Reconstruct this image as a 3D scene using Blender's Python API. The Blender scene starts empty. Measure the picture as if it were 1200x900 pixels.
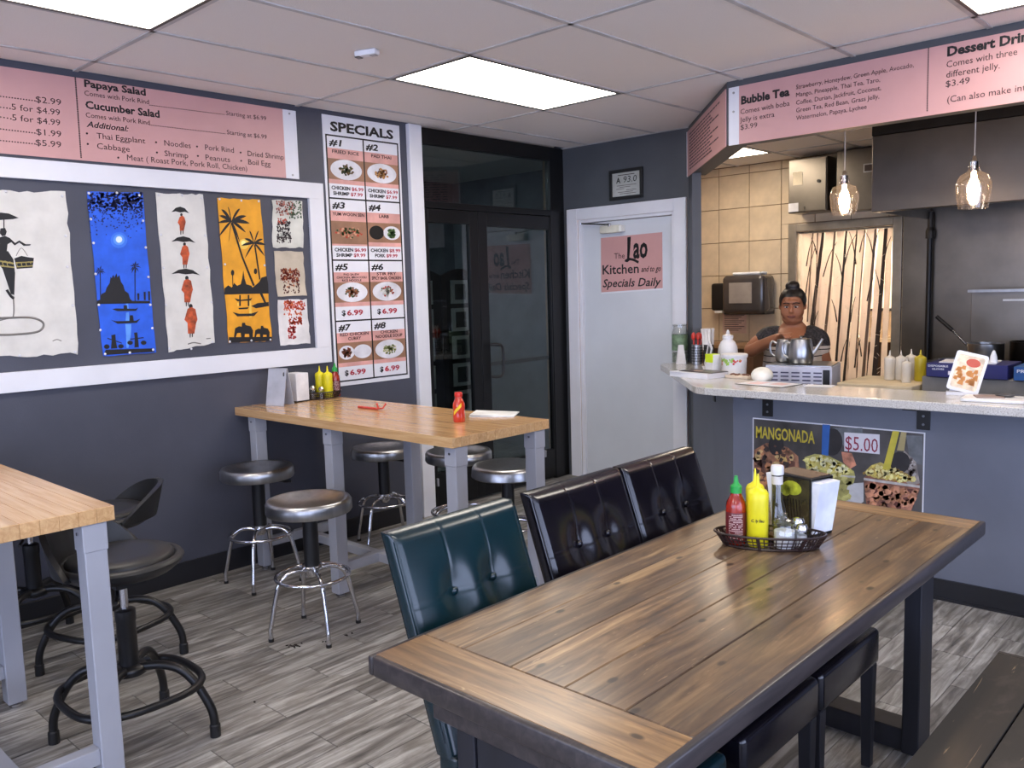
import bpy, bmesh, math, random
from math import sin, cos, pi, radians as R_
from mathutils import Vector, Matrix
random.seed(7)
S = bpy.context.scene
COL = S.collection

# ------------------------------------------------------------------ camera
CAMZ = 1.52
YAW, PITCH, ROLL, FPX = R_(43.247), R_(6.267), R_(-1.638), 999.5
fw = Vector((-sin(YAW)*cos(PITCH), cos(YAW)*cos(PITCH), -sin(PITCH)))
rt = fw.cross(Vector((0, 0, 1))).normalized()
up = rt.cross(fw)
rt2 = cos(ROLL)*rt + sin(ROLL)*up
up2 = -sin(ROLL)*rt + cos(ROLL)*up
cd = bpy.data.cameras.new('camera')
cam = bpy.data.objects.new('camera', cd)
COL.objects.link(cam)
cam.matrix_world = Matrix(((rt2.x, up2.x, -fw.x, 0), (rt2.y, up2.y, -fw.y, 0), (rt2.z, up2.z, -fw.z, CAMZ), (0, 0, 0, 1)))
cd.sensor_fit = 'HORIZONTAL'; cd.sensor_width = 36.0; cd.lens = FPX/1200*36
cd.clip_start = 0.02
S.camera = cam

# ------------------------------------------------------------------ world, exposure
S.view_settings.view_transform = 'Standard'
S.view_settings.look = 'None'
S.view_settings.exposure = 0.42
S.view_settings.gamma = 1.0
S.view_settings.use_curve_mapping = False
W = bpy.data.worlds.new('daylight'); S.world = W; W.use_nodes = True
bg = W.node_tree.nodes['Background']
bg.inputs[0].default_value = (0.60, 0.69, 1.0, 1)
bg.inputs[1].default_value = 4.2
PANEL_E = 8.5         # ceiling light panels
BULB_W = 5.0
PANELS = [(-3.2325, 1.06), (-3.2325, 3.50), (-0.8125, 3.50), (-0.8125, 1.06), (-2.02, -1.38), (0.4, -1.38)]

# pixel helpers: the ray of a photo point met with a real plane of the room
def ray(x, y):
    return rt2*((x-600)/FPX) + up2*((450-y)/FPX) + fw
C0 = Vector((0, 0, CAMZ))
def onx(x, y, X): d = ray(x, y); return C0 + d*(X/d.x)
def ony(x, y, Y): d = ray(x, y); return C0 + d*(Y/d.y)
def onz(x, y, Z): d = ray(x, y); return C0 + d*((Z-CAMZ)/d.z)
def proj(p):
    v = Vector(p)-C0; z = v.dot(fw)
    return (600+FPX*v.dot(rt2)/z, 450-FPX*v.dot(up2)/z, z)

# ------------------------------------------------------------------ materials
def lin(c):
    r = []
    for v in c[:3]:
        v = v/255.0
        r.append(v/12.92 if v <= 0.04045 else ((v+0.055)/1.055)**2.4)
    return (r[0], r[1], r[2], 1)
class NT:
    def __init__(s, name):
        s.m = bpy.data.materials.new(name); s.m.use_nodes = True
        s.t = s.m.node_tree; s.n = s.t.nodes; s.b = s.n['Principled BSDF']; s.out = s.n['Material Output']
    def add(s, typ, **kw):
        n = s.n.new(typ)
        for k, v in kw.items():
            if k.startswith('i_'):
                n.inputs[k[2:].replace('_', ' ')].default_value = v
            else: setattr(n, k, v)
        return n
    def link(s, a, b): s.t.links.new(a, b)
    def coord(s, kind='Object', stretch=(1, 1, 1), rnd=False):
        if kind == 'World': src = s.add('ShaderNodeNewGeometry').outputs['Position']
        else: src = s.add('ShaderNodeTexCoord').outputs[kind]
        if rnd:
            oi = s.add('ShaderNodeObjectInfo'); mu = s.add('ShaderNodeVectorMath', operation='MULTIPLY_ADD')
            cx = s.add('ShaderNodeCombineXYZ')
            for i in range(3): s.link(oi.outputs['Random'], cx.inputs[i])
            s.link(cx.outputs[0], mu.inputs[0]); mu.inputs[1].default_value = (31, 57, 13); s.link(src, mu.inputs[2]); src = mu.outputs[0]
        mp = s.add('ShaderNodeMapping'); mp.inputs['Scale'].default_value = stretch
        s.link(src, mp.inputs['Vector']); return mp.outputs[0]
    def noise(s, vec, scale, detail=4, rough=.55, dist=0.0):
        n = s.add('ShaderNodeTexNoise'); n.inputs['Scale'].default_value = scale; n.inputs['Detail'].default_value = detail
        n.inputs['Roughness'].default_value = rough; n.inputs['Distortion'].default_value = dist
        s.link(vec, n.inputs['Vector']); return n.outputs['Fac']
    def ramp(s, fac, stops):
        r = s.add('ShaderNodeValToRGB'); e = r.color_ramp.elements
        while len(e) < len(stops): e.new(0.5)
        for i, (p, c) in enumerate(stops):
            e[i].position = p; e[i].color = lin(c) if max(c) > 1.01 else (c[0], c[1], c[2], 1)
        s.link(fac, r.inputs[0]); return r.outputs[0]
    def mix(s, fac, a, b, mode='MIX'):
        m = s.add('ShaderNodeMix', data_type='RGBA', blend_type=mode)
        for sock, v in ((m.inputs[0], fac), (m.inputs[6], a), (m.inputs[7], b)):
            if hasattr(v, 'is_output'): s.link(v, sock)
            elif isinstance(v, (int, float)): sock.default_value = v
            else: sock.default_value = v
        return m.outputs[2]
    def bump(s, h, strength, dist=0.002):
        b = s.add('ShaderNodeBump'); b.inputs['Strength'].default_value = strength; b.inputs['Distance'].default_value = dist
        s.link(h, b.inputs['Height']); s.link(b.outputs[0], s.b.inputs['Normal'])
MATS = {}
def pm(name, c, rough=.5, metal=0.0, var=None, bump=None, coat=0.0, emit=None, spec=None, kind='Object', coatr=.1, trans=0.0, ior=1.45, alpha=None):
    if name in MATS: return MATS[name]
    t = NT(name); b = t.b
    b.inputs['Base Color'].default_value = lin(c); b.inputs['Roughness'].default_value = rough; b.inputs['Metallic'].default_value = metal
    if spec is not None: b.inputs['Specular IOR Level'].default_value = spec
    if coat: b.inputs['Coat Weight'].default_value = coat; b.inputs['Coat Roughness'].default_value = coatr
    if trans: b.inputs['Transmission Weight'].default_value = trans; b.inputs['IOR'].default_value = ior
    if var is None: var = (6, .10, (1, 1, 1))
    sc, amt, st = var
    f = t.noise(t.coord(kind, st), sc)
    dark = tuple(v*(1-amt) for v in c[:3]); light = tuple(min(255, v*(1+amt)+.02) for v in c[:3])
    t.link(t.ramp(f, [(.3, lin(dark)[:3]), (.7, lin(light)[:3])]), b.inputs['Base Color'])
    if bump:
        sc, stg = bump[0], bump[1]; st = bump[2] if len(bump) > 2 else (1, 1, 1)
        t.bump(t.noise(t.coord(kind, st), sc, 5), stg, bump[3] if len(bump) > 3 else .002)
    if emit:
        b.inputs['Emission Color'].default_value = lin(emit[0]); b.inputs['Emission Strength'].default_value = emit[1]
    MATS[name] = t.m; return t.m
def pane_glass(name, tint=(225, 230, 230), refl=0.10, rough=0.0, body=0.0):
    if name in MATS: return MATS[name]
    t = NT(name); t.n.remove(t.b)
    tr = t.add('ShaderNodeBsdfTransparent'); tr.inputs[0].default_value = lin(tint)
    gl = t.add('ShaderNodeBsdfGlossy'); gl.inputs['Roughness'].default_value = rough
    fr = t.add('ShaderNodeFresnel')
    geo = t.add('ShaderNodeNewGeometry'); io = t.add('ShaderNodeMapRange'); io.inputs['To Min'].default_value = 1.5; io.inputs['To Max'].default_value = 1/1.5
    t.link(geo.outputs['Backfacing'], io.inputs['Value']); t.link(io.outputs[0], fr.inputs[0])   # a thin pane reflects alike from both faces
    ad = t.add('ShaderNodeMath', operation='ADD'); ad.inputs[1].default_value = refl; t.link(fr.outputs[0], ad.inputs[0])
    mx = t.add('ShaderNodeMixShader'); t.link(ad.outputs[0], mx.inputs[0]); t.link(tr.outputs[0], mx.inputs[1]); t.link(gl.outputs[0], mx.inputs[2])
    last = mx.outputs[0]
    if body:
        df = t.add('ShaderNodeBsdfDiffuse'); df.inputs[0].default_value = lin((200, 190, 180))
        m2 = t.add('ShaderNodeMixShader'); m2.inputs[0].default_value = body; t.link(last, m2.inputs[1]); t.link(df.outputs[0], m2.inputs[2]); last = m2.outputs[0]
    t.link(last, t.out.inputs[0]); MATS[name] = t.m; return t.m
def wood(name, cols, gx=38, gy=2.0, axis='Y', rough=.33, coat=.35, blotch=None, knots=True, contrast=1.0, bstr=.25, tlo=.78):
    """wood with grain along one axis; every board gets its own offset and tone"""
    t = NT(name)
    st = {'Y': (gx, gy, gx), 'X': (gy, gx, gx), 'Z': (gx, gx, gy)}[axis]
    st2 = tuple(v*.2 for v in st)
    c1 = t.coord('Object', st, True); c2 = t.coord('Object', st2, True)
    f1 = t.noise(c1, 1.0, 5, .6, .8); f2 = t.noise(c2, 1.0, 3, .5, .5)
    a = t.ramp(f1, [(.30, cols[0]), (.5, cols[1]), (.72, cols[2])])
    col = t.mix(t.ramp(f2, [(.36, (0, 0, 0)), (.62, (1, 1, 1))]), a, lin(cols[3]), 'MIX') if False else a
    if blotch:
        m = t.ramp(f2, [(.42, (1, 1, 1)), (.60, (0, 0, 0))])
        col = t.mix(m, col, t.mix(.65, col, lin(blotch)))
        f3 = t.noise(t.coord('Object', tuple(v*s_ for v, s_ in zip((7.5, 7.5, 7.5), {'Y': (1, .45, 1), 'X': (.45, 1, 1), 'Z': (1, 1, 1)}[axis])), True), 1.0, 5, .65, .5)
        col = t.mix(t.ramp(f3, [(.50, (0, 0, 0)), (.68, (.62, .62, .62))]), col, lin((82, 72, 66)))
        f4 = t.noise(t.coord('Object', tuple(v*2.2 for v in st), True), 1.0, 3, .7, 1.5)
        col = t.mix(t.ramp(f4, [(.66, (0, 0, 0)), (.74, (.55, .55, .55))]), col, lin((212, 184, 140)))
    if knots:
        v = t.add('ShaderNodeTexVoronoi'); v.inputs['Scale'].default_value = 1.0
        kst = {'Y': (13, 7, 13), 'X': (7, 13, 13), 'Z': (13, 13, 7)}[axis]
        t.link(t.coord('Object', kst, True), v.inputs['Vector']); v.inputs['Randomness'].default_value = 1.0
        k = t.ramp(v.outputs['Distance'], [(.0, (1, 1, 1)), (.08, (.8, .8, .8)), (.13, (0, 0, 0))])
        col = t.mix(k, col, lin(tuple(x*.35 for x in cols[0])))
    oi = t.add('ShaderNodeObjectInfo')
    tone = t.ramp(oi.outputs['Random'], [(0, (tlo, tlo, tlo)), (1, (1.0, 1.0, 1.0))])
    col = t.mix(1.0, col, tone, 'MULTIPLY')
    t.link(col, t.b.inputs['Base Color'])
    t.b.inputs['Roughness'].default_value = rough
    t.b.inputs['Coat Weight'].default_value = coat; t.b.inputs['Coat Roughness'].default_value = .18
    t.bump(f1, bstr, .0012)
    MATS[name] = t.m; return t.m
def floor_tile_mat():
    t = NT('wood_look_tile')
    c1 = t.coord('World', (16, 2.6, 1)); c1b = t.coord('Object', (36, 3.2, 1), True)
    f1 = t.noise(c1b, 1.0, 6, .60, .7); f2 = t.noise(t.coord('Object', (9, 5.5, 1), True), 1.0, 4, .65, .8)
    a = t.ramp(f1, [(.30, (78, 75, 71)), (.43, (124, 120, 115)), (.54, (158, 155, 150)), (.70, (196, 194, 190))])
    a = t.mix(t.ramp(f2, [(.50, (0, 0, 0)), (.70, (.6, .6, .6))]), a, lin((112, 106, 98)))
    oi = t.add('ShaderNodeObjectInfo')
    a = t.mix(1.0, a, t.ramp(oi.outputs['Random'], [(0, (.66, .66, .66)), (.5, (.84, .84, .84)), (1, (1.0, 1.0, 1.0))]), 'MULTIPLY')
    t.link(a, t.b.inputs['Base Color'])
    t.link(t.ramp(f1, [(.3, (.42, .42, .42)), (.7, (.58, .58, .58))]), t.b.inputs['Roughness'])
    t.bump(f1, .25, .0015); return t.m
M_tile = floor_tile_mat()
M_grout = pm('grout', (104, 101, 97), .9)
M_wall = pm('slate_blue_wall_paint', (75, 77, 88), .42, var=(3, .05, (1, 1, 1)), bump=(160, .35), kind='World', spec=.35)
M_wall2 = pm('grey_blue_counter_paint', (108, 113, 126), .5, var=(2.5, .05, (1, 1, 1)), bump=(150, .2), kind='World')
M_wallb = pm('slate_back_wall_paint', (78, 81, 86), .5, var=(3, .05, (1, 1, 1)), bump=(150, .2), kind='World')
M_base = pm('black_baseboard_vinyl', (30, 31, 36), .4)
M_ceil = pm('ceiling_tile_board', (234, 227, 221), .92, var=(260, .035, (1, 1, 1)), bump=(420, .35), kind='World')
M_tbar = pm('t_bar_paint', (188, 185, 184), .6)
M_white = pm('white_gloss_paint', (226, 227, 232), .38, var=(3, .02, (1, 1, 1)))
M_door = pm('white_door_paint', (210, 214, 219), .4, var=(2, .025, (1, 1, 1)), kind='World')
M_blackal = pm('black_aluminium', (13, 14, 16), .38, spec=.4)
M_pink = pm('pink_sign_board', (206, 158, 154), .42, var=(2, .03, (1, 1, 1)))
M_ink = pm('black_ink', (22, 20, 22), .5)
M_ink2 = pm('brown_black_ink', (58, 40, 42), .5)
M_red = pm('red_ink', (176, 48, 64), .5)
M_paper = pm('white_print_board', (226, 227, 233), .4, var=(3, .02, (1, 1, 1)))
M_steel = pm('brushed_steel', (172, 173, 175), .30, 1.0, var=(40, .05, (1, 1, .05)), bump=(60, .08, (1, 1, .03)))
M_steel2 = pm('kitchen_steel', (132, 126, 118), .30, 1.0, var=(3, .08, (1, 1, 1)), bump=(50, .05, (1, .03, 1)))
M_hood = pm('hood_steel', (124, 118, 110), .34, 1.0, var=(3, .06, (1, 1, 1)))
M_chrome = pm('chrome', (214, 214, 218), .09, 1.0, var=(3, .02, (1, 1, 1)))
M_black = pm('black_plastic', (20, 20, 22), .42)
M_blackm = pm('black_powder_coat', (16, 16, 18), .38)
M_polyu = pm('black_polyurethane', (26, 27, 29), .44, bump=(220, .15))
M_leg = pm('light_grey_table_steel', (158, 160, 168), .45, var=(3, .03, (1, 1, 1)))
M_leath = pm('black_leather', (15, 13, 21), .20, bump=(90, .12), coat=.3, coatr=.2, var=(7, .15, (1, 1, 1)))
M_green = pm('teal_leather', (5, 34, 41), .27, bump=(90, .12), coat=.3, coatr=.22, var=(7, .12, (1, 1, 1)))
M_dwood = pm('black_stained_leg', (30, 30, 36), .5, var=(20, .2, (1, 1, .1)))
M_glassp = pane_glass('store_glass', (196, 206, 206), .03)
M_clear = pane_glass('clear_glass', (238, 240, 238), .06)
M_shade = pane_glass('rose_clear_glass', (254, 249, 246), .07, 0, .02)
M_butcher = wood('butcher_block_maple', [(190, 146, 98), (208, 166, 116), (222, 184, 134), (0, 0, 0)], 60, 3.0, 'X', .20, .4, None, False, bstr=.05, tlo=.84)
M_butcher_e = wood('butcher_block_end_grain', [(150, 98, 66), (176, 124, 88), (196, 146, 104), (0, 0, 0)], 60, 30, 'X', .4, .2, None, False)
M_rustic = wood('rustic_stained_pine', [(66, 48, 34), (132, 104, 74), (182, 152, 112), (0, 0, 0)], 40, 3.4, 'Y', .34, .35, (62, 50, 44), True, tlo=.70)
M_rusticx = wood('rustic_stained_pine_end_board', [(92, 66, 42), (154, 120, 80), (192, 158, 112), (0, 0, 0)], 40, 3.4, 'X', .34, .35, (96, 74, 56), True, tlo=.85)
M_edge = wood('charred_dark_edge', [(40, 36, 36), (56, 50, 50), (74, 66, 64), (0, 0, 0)], 40, 3, 'Y', .38, .2, None, False)
M_bench = wood('dark_bench_wood', [(14, 12, 12), (21, 18, 18), (32, 26, 24), (0, 0, 0)], 26, 1.4, 'Y', .52, .08, (24, 23, 23), False)
def stone_mat():
    t = NT('speckled_quartz')
    f = t.noise(t.coord('World', (1, 1, 1)), 160, 3, .7); g = t.noise(t.coord('World'), 9, 3)
    a = t.ramp(f, [(.34, (150, 145, 138)), (.46, (196, 193, 188)), (.62, (214, 212, 207)), (.75, (176, 171, 164))])
    a = t.mix(t.ramp(g, [(.4, (0, 0, 0)), (.7, (.25, .25, .25))]), a, lin((170, 165, 160)))
    t.link(a, t.b.inputs['Base Color']); t.b.inputs['Roughness'].default_value = .16; t.b.inputs['Coat Weight'].default_value = .2
    return t.m
M_stone = stone_mat()
M_ktile = pm('tan_kitchen_tile', (212, 194, 166), .32, var=(5, .07, (1, 1, 1)))
M_diff = pm('light_diffuser', (250, 248, 245), .6, emit=((255, 245, 232), PANEL_E))
M_kdiff = pm('kitchen_light_diffuser', (250, 235, 215), .6, emit=((255, 236, 212), 9))
M_bulb = pm('glowing_filament_bulb', (255, 200, 140), .3, emit=((255, 214, 165), 60))
M_yellow = pm('yellow_squeeze_plastic', (226, 214, 30), .38)
M_gcap = pm('green_cap_plastic', (34, 150, 64), .4)
M_chili = pm('chili_sauce_in_bottle', (140, 36, 20), .18, coat=.6, var=(30, .25, (1, 1, 1)))
M_label = pm('dark_red_label', (96, 28, 32), .4)
M_wplast = pm('white_plastic', (226, 226, 228), .4)
M_nap = pm('paper_napkins', (226, 230, 246), .85, bump=(60, .3, (1, 1, .1)))
M_basket = pm('dark_brown_basket_plastic', (38, 24, 24), .36)
M_card = pm('grey_card', (176, 178, 186), .6)

# ------------------------------------------------------------------ mesh builder
class MB:
    def __init__(s): s.bm = bmesh.new()
    def _x(s, vs, M):
        if M is not None:
            for v in vs: v.co = M @ v.co
    def box(s, x0, x1, y0, y1, z0, z1, M=None, bev=0.0, seg=2):
        r = bmesh.ops.create_cube(s.bm, size=1.0); vs = r['verts']
        for v in vs: v.co = Vector(((x0+x1)/2+v.co.x*(x1-x0), (y0+y1)/2+v.co.y*(y1-y0), (z0+z1)/2+v.co.z*(z1-z0)))
        if bev:
            es = list({e for v in vs for e in v.link_edges})
            r2 = bmesh.ops.bevel(s.bm, geom=es, offset=bev, segments=seg, affect='EDGES', profile=.5)
            vs = list({v for f in r2['faces'] for v in f.verts} | {v for v in vs if v.is_valid})
        s._x(vs, M); return s
    def lathe(s, prof, c=(0, 0, 0), n=24, M=None, cap=True):
        rings = []; vs = []
        for (r, z) in prof:
            if r < 1e-6: v = s.bm.verts.new((c[0], c[1], c[2]+z)); rings.append([v]); vs.append(v)
            else:
                rg = [s.bm.verts.new((c[0]+r*cos(2*pi*i/n), c[1]+r*sin(2*pi*i/n), c[2]+z)) for i in range(n)]
                rings.append(rg); vs += rg
        for a, b in zip(rings, rings[1:]):
            for i in range(n):
                j = (i+1) % n
                if len(a) == 1 and len(b) == 1: continue
                if len(a) == 1: s.bm.faces.new((a[0], b[i], b[j]))
                elif len(b) == 1: s.bm.faces.new((a[i], a[j], b[0]))
                else: s.bm.faces.new((a[i], a[j], b[j], b[i]))
        if cap:
            if len(rings[0]) > 1: s.bm.faces.new(list(reversed(rings[0])))
            if len(rings[-1]) > 1: s.bm.faces.new(rings[-1])
        s._x(vs, M); return s
    def cyl(s, p, q, r, r2=None, n=16):
        p = Vector(p); q = Vector(q); d = q-p
        M = Matrix.Translation(p) @ d.to_track_quat('Z', 'Y').to_matrix().to_4x4()
        return s.lathe([(r, 0), (r if r2 is None else r2, d.length)], n=n, M=M)
    def tube(s, pts, r, n=8, closed=False, smooth=0, flat=None):
        P = [Vector(p) for p in pts]
        if smooth: P = crom(P, smooth, closed)
        m = len(P); rings = []; prev = None
        for i in range(m):
            if closed: t = P[(i+1) % m]-P[(i-1) % m]
            else: t = P[min(i+1, m-1)]-P[max(i-1, 0)]
            t.normalize()
            if prev is None:
                a = Vector((0, 0, 1)) if abs(t.z) < .9 else Vector((1, 0, 0)); nrm = t.cross(a).normalized()
            else: nrm = (prev-t*prev.dot(t)).normalized()
            prev = nrm; b = t.cross(nrm)
            rr = r[i*len(r)//m] if isinstance(r, (list, tuple)) else r
            rings.append([s.bm.verts.new(P[i]+nrm*rr*cos(2*pi*k/n)+b*rr*(flat or 1)*sin(2*pi*k/n)) for k in range(n)])
        for i in range(m if closed else m-1):
            a = rings[i]; b = rings[(i+1) % m]
            off = 0
            if closed and i == m-1:
                off = min(range(n), key=lambda o: (a[0].co-b[o].co).length)
            for k in range(n):
                s.bm.faces.new((a[k], a[(k+1) % n], b[(k+1+off) % n], b[(k+off) % n]))
        if not closed: s.bm.faces.new(list(reversed(rings[0]))); s.bm.faces.new(rings[-1])
        return s
    def prism(s, poly, y0, y1, M=None):
        """polygon in (x,z) run from y0 to y1"""
        a = [s.bm.verts.new((x, y0, z)) for x, z in poly]; b = [s.bm.verts.new((x, y1, z)) for x, z in poly]
        n = len(poly)
        try:
            s.bm.faces.new(a); s.bm.faces.new(list(reversed(b)))
            for i in range(n): s.bm.faces.new((a[i], b[i], b[(i+1) % n], a[(i+1) % n]))
        except ValueError: pass
        s._x(a+b, M); return s
    def zprism(s, poly, z0, z1, M=None):
        a = [s.bm.verts.new((x, y, z0)) for x, y in poly]; b = [s.bm.verts.new((x, y, z1)) for x, y in poly]
        n = len(poly); s.bm.faces.new(list(reversed(a))); s.bm.faces.new(b)
        for i in range(n): s.bm.faces.new((a[i], a[(i+1) % n], b[(i+1) % n], b[i]))
        s._x(a+b, M); return s
    def ball(s, c, rx, ry=None, rz=None, n=16, M=None):
        ry = rx if ry is None else ry; rz = rx if rz is None else rz
        r = bmesh.ops.create_uvsphere(s.bm, u_segments=n, v_segments=max(6, n*2//3), radius=1)
        for v in r['verts']: v.co = Vector((c[0]+v.co.x*rx, c[1]+v.co.y*ry, c[2]+v.co.z*rz))
        s._x(r['verts'], M); return s
    def grid(s, f, nu, nv, closeu=False):
        """surface f(u,v), u,v in 0..1"""
        V = [[s.bm.verts.new(f(i/nu, j/nv)) for j in range(nv+1)] for i in range(nu if closeu else nu+1)]
        for i in range(nu):
            for j in range(nv):
                a = V[i]; b = V[(i+1) % len(V)] if closeu else V[i+1]
                s.bm.faces.new((a[j], b[j], b[j+1], a[j+1]))
        return s
    def build(s, name, mat, parent=None, smooth=False, bevel=None, kind=None, label=None, loc=None, sub=0, fixn=True):
        if fixn: bmesh.ops.recalc_face_normals(s.bm, faces=s.bm.faces[:])
        me = bpy.data.meshes.new(name); s.bm.to_mesh(me); s.bm.free()
        o = bpy.data.objects.new(name, me); COL.objects.link(o)
        if mat: me.materials.append(mat)
        if smooth:
            try: me.shade_smooth()
            except Exception: pass
            try: me.set_sharp_from_angle(angle=R_(smooth if smooth is not True else 40))
            except Exception: pass
        if bevel:
            b = o.modifiers.new('bevel', 'BEVEL'); b.width = bevel; b.segments = 2; b.limit_method = 'ANGLE'; b.angle_limit = R_(40)
        if sub:
            b = o.modifiers.new('subdivision', 'SUBSURF'); b.levels = sub; b.render_levels = sub
        if parent is not None: o.parent = parent
        if loc: o.location = loc
        if kind: o['kind'] = kind
        if label: o['label'] = label
        return o
def crom(P, k, closed=False):
    out = []; m = len(P)
    for i in range(m if closed else m-1):
        p0 = P[(i-1) % m] if closed else P[max(i-1, 0)]; p1 = P[i]; p2 = P[(i+1) % m]; p3 = P[(i+2) % m] if closed else P[min(i+2, m-1)]
        for j in range(k):
            t = j/k
            out.append(.5*((2*p1)+(p2-p0)*t+(2*p0-5*p1+4*p2-p3)*t*t+(3*p1-p0-3*p2+p3)*t**3))
    if not closed: out.append(P[-1])
    return out
def rrect(x0, x1, y0, y1, r, k=4):
    o = []
    for cx, cy, a in ((x1-r, y1-r, 0), (x0+r, y1-r, 90), (x0+r, y0+r, 180), (x1-r, y0+r, 270)):
        for j in range(k+1):
            t = R_(a+90*j/k); o.append((cx+r*cos(t), cy+r*sin(t)))
    return o
def circ(cx, cy, r, n=16, ry=None): return [(cx+r*cos(2*pi*i/n), cy+(ry or r)*sin(2*pi*i/n)) for i in range(n)]
def thing(name, label, cat, loc=(0, 0, 0), rz=0.0, group=None):
    o = bpy.data.objects.new(name, None); COL.objects.link(o); o.empty_display_size = .05
    o.location = loc; o.rotation_euler = (0, 0, rz); o['label'] = label; o['category'] = cat
    if group: o['group'] = group
    return o
def tag(o, label, cat, group=None):
    o['label'] = label; o['category'] = cat
    if group: o['group'] = group
    return o
def dup(root, loc, rz, label, group=None):
    r = root.copy(); COL.objects.link(r); r.location = loc; r.rotation_euler = (0, 0, rz); r['label'] = label
    if group: r['group'] = group
    for ch in list(root.children):
        c = ch.copy(); COL.objects.link(c); c.parent = r
        for g in list(ch.children):
            d = g.copy(); COL.objects.link(d); d.parent = c
    return r
def struct(o): o['kind'] = 'structure'; return o

# ------------------------------------------------------------------ things on a vertical plane; writing
TXT = []
class Plane:
    """a thing hung on a vertical plane: local x = right, z = up, -y = towards the viewer"""
    def __init__(s, org, rz, hit):
        s.org = Vector(org); s.rz = rz; s.hit = hit; s.ax = Vector((cos(rz), sin(rz), 0))
    def uv(s, px, py):
        p = s.hit(px, py); return ((p-s.org).dot(s.ax), p.z)
class Hung:
    def __init__(s, plane, name, label, cat, px, py, group=None, off=0.0, parent=None):
        s.pl = plane; s.u0, s.v0 = plane.uv(px, py); s.off = off
        p = plane.org + plane.ax*s.u0; p.z = s.v0
        nrm = Vector((sin(plane.rz), -cos(plane.rz), 0)); p = p+nrm*off
        if parent is None: s.root = thing(name, label, cat, p, plane.rz, group)
        else: s.root = parent
    def q(s, px, py): u, v = s.pl.uv(px, py); return (u-s.u0, v-s.v0)
    def flat(s, pts, d0, d1, name, mat, parent=None, px=True, kind=None, label=None, bevel=None, smooth=False):
        """one polygon or a list of polygons"""
        polys = pts if isinstance(pts[0][0], (tuple, list)) else [pts]
        b = MB()
        for P in polys:
            P = [s.q(*p) for p in P] if px else P
            b.prism(P, -d0, -d1)
        return b.build(name, mat, parent or s.root, kind=kind, label=label, bevel=bevel, smooth=smooth)
    def text(s, t, pl, pxr, cap, mat, d=.0032, bold=0.0, shear=0.0, parent=None, name='lettering'):
        """pl = pixel of the left end of the baseline, pxr = pixel x of the right end, cap = cap height in pixels"""
        u, v = s.q(*pl); u2, v2 = s.q(pxr, pl[1]); _, v3 = s.q(pl[0], pl[1]-cap)
        TXT.append((t, parent or s.root, u, v, u2-u, v3-v, mat, d, bold, shear, name))
def text_local(parent, t, u, v, w, cap, mat, d, bold=0.0, shear=0.0, name='lettering', M=None):
    TXT.append((t, parent, u, v, w, cap, mat, d, bold, shear, name, M))
def flush_text():
    objs = []
    def mk(t, bold, shear):
        c = bpy.data.curves.new('lettering', 'FONT'); c.body = t; c.size = 1.0; c.extrude = 0.0; c.offset = bold; c.shear = shear
        c.resolution_u = 2
        o = bpy.data.objects.new('lettering_source', c); COL.objects.link(o); return o
    ref = mk('H', 0, 0)
    for r in TXT: objs.append(mk(r[0], r[8], r[9]))
    bpy.context.view_layer.update(); dg = bpy.context.evaluated_depsgraph_get()
    rm = bpy.data.meshes.new_from_object(ref.evaluated_get(dg)); ch = max(v.co.y for v in rm.vertices)
    for r, o in zip(TXT, objs):
        me = bpy.data.meshes.new_from_object(o.evaluated_get(dg))
        if not len(me.vertices): continue
        xs = [v.co.x for v in me.vertices]; x0 = min(xs); w = max(xs)-x0
        t, par, u, v0, W_, cap, mat, d = r[:8]
        M = r[11] if len(r) > 11 else None
        for v in me.vertices:
            x, y = v.co.x, v.co.y
            v.co = Vector((u+(x-x0)/w*W_, -d, v0+y*cap/ch))
            if M is not None: v.co = M @ v.co
        me.materials.clear(); me.materials.append(mat)
        n = bpy.data.objects.new(r[10], me); COL.objects.link(n); n.parent = par
    for o in objs+[ref]:
        c = o.data; bpy.data.objects.remove(o, do_unlink=True); bpy.data.curves.remove(c)
XL, YB, ZC = -4.37, 5.34, 2.618
LEFT = Plane((XL, 0, 0), pi/2, lambda x, y: onx(x, y, XL))
BACK = Plane((0, YB, 0), 0.0, lambda x, y: ony(x, y, YB))
YS = 4.35
SOFF = Plane((0, YS, 0), 0.0, lambda x, y: ony(x, y, YS))
DA = Vector((-3.263, 5.34, 0)); DB = Vector((-2.41, 4.35, 0))
DD = (DB-DA).normalized(); DRZ = math.atan2(DD.y, DD.x); DN = Vector((sin(DRZ), -cos(DRZ), 0))
def hitdiag(x, y):
    d = ray(x, y); t = (DA-C0).dot(DN)/d.dot(DN); return C0+d*t
DIAG = Plane(DA, DRZ, hitdiag)
YP = 4.235
PONY = Plane((0, YP, 0), 0.0, lambda x, y: ony(x, y, YP))
# ================================================================== SETTING
EXT_X, EXT_Y = 2.6, -3.2
# ---- floor: grout bed and wood-look tiles laid in half bond
fl = MB().box(-6.6, EXT_X, EXT_Y, 9.2, -.06, -.0025).build('floor', M_grout); struct(fl)
TW, TL = .157, .588
tb = MB().box(-TW/2+.0016, TW/2-.0016, -TL/2+.0016, TL/2-.0016, -.0025, 0.0, bev=.0009, seg=1)
tile0 = tb.build('floor_tile', M_tile, fl)
cells = []; kx = int((-6.6+1.076)/TW)-1
for i in range(-36, 24):
    x = -1.076+TW*(i+.5)
    if x < -6.5 or x > EXT_X-.1: continue
    yo = 1.567 if i % 2 else 1.861
    for j in range(-9, 13):
        y = yo+TL*(j+.5)
        if y < EXT_Y+.3 or y > 8.8: continue
        if x < XL-.0 and y < 3.4: continue
        px, py, z = proj((x, y, 0))
        vis = z > .3 and -60 < px < 1260 and py < 990 and x > XL-.02 and y < 5.2 and x < -.35
        cells.append((0 if vis else 1, z, x, y))
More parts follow.
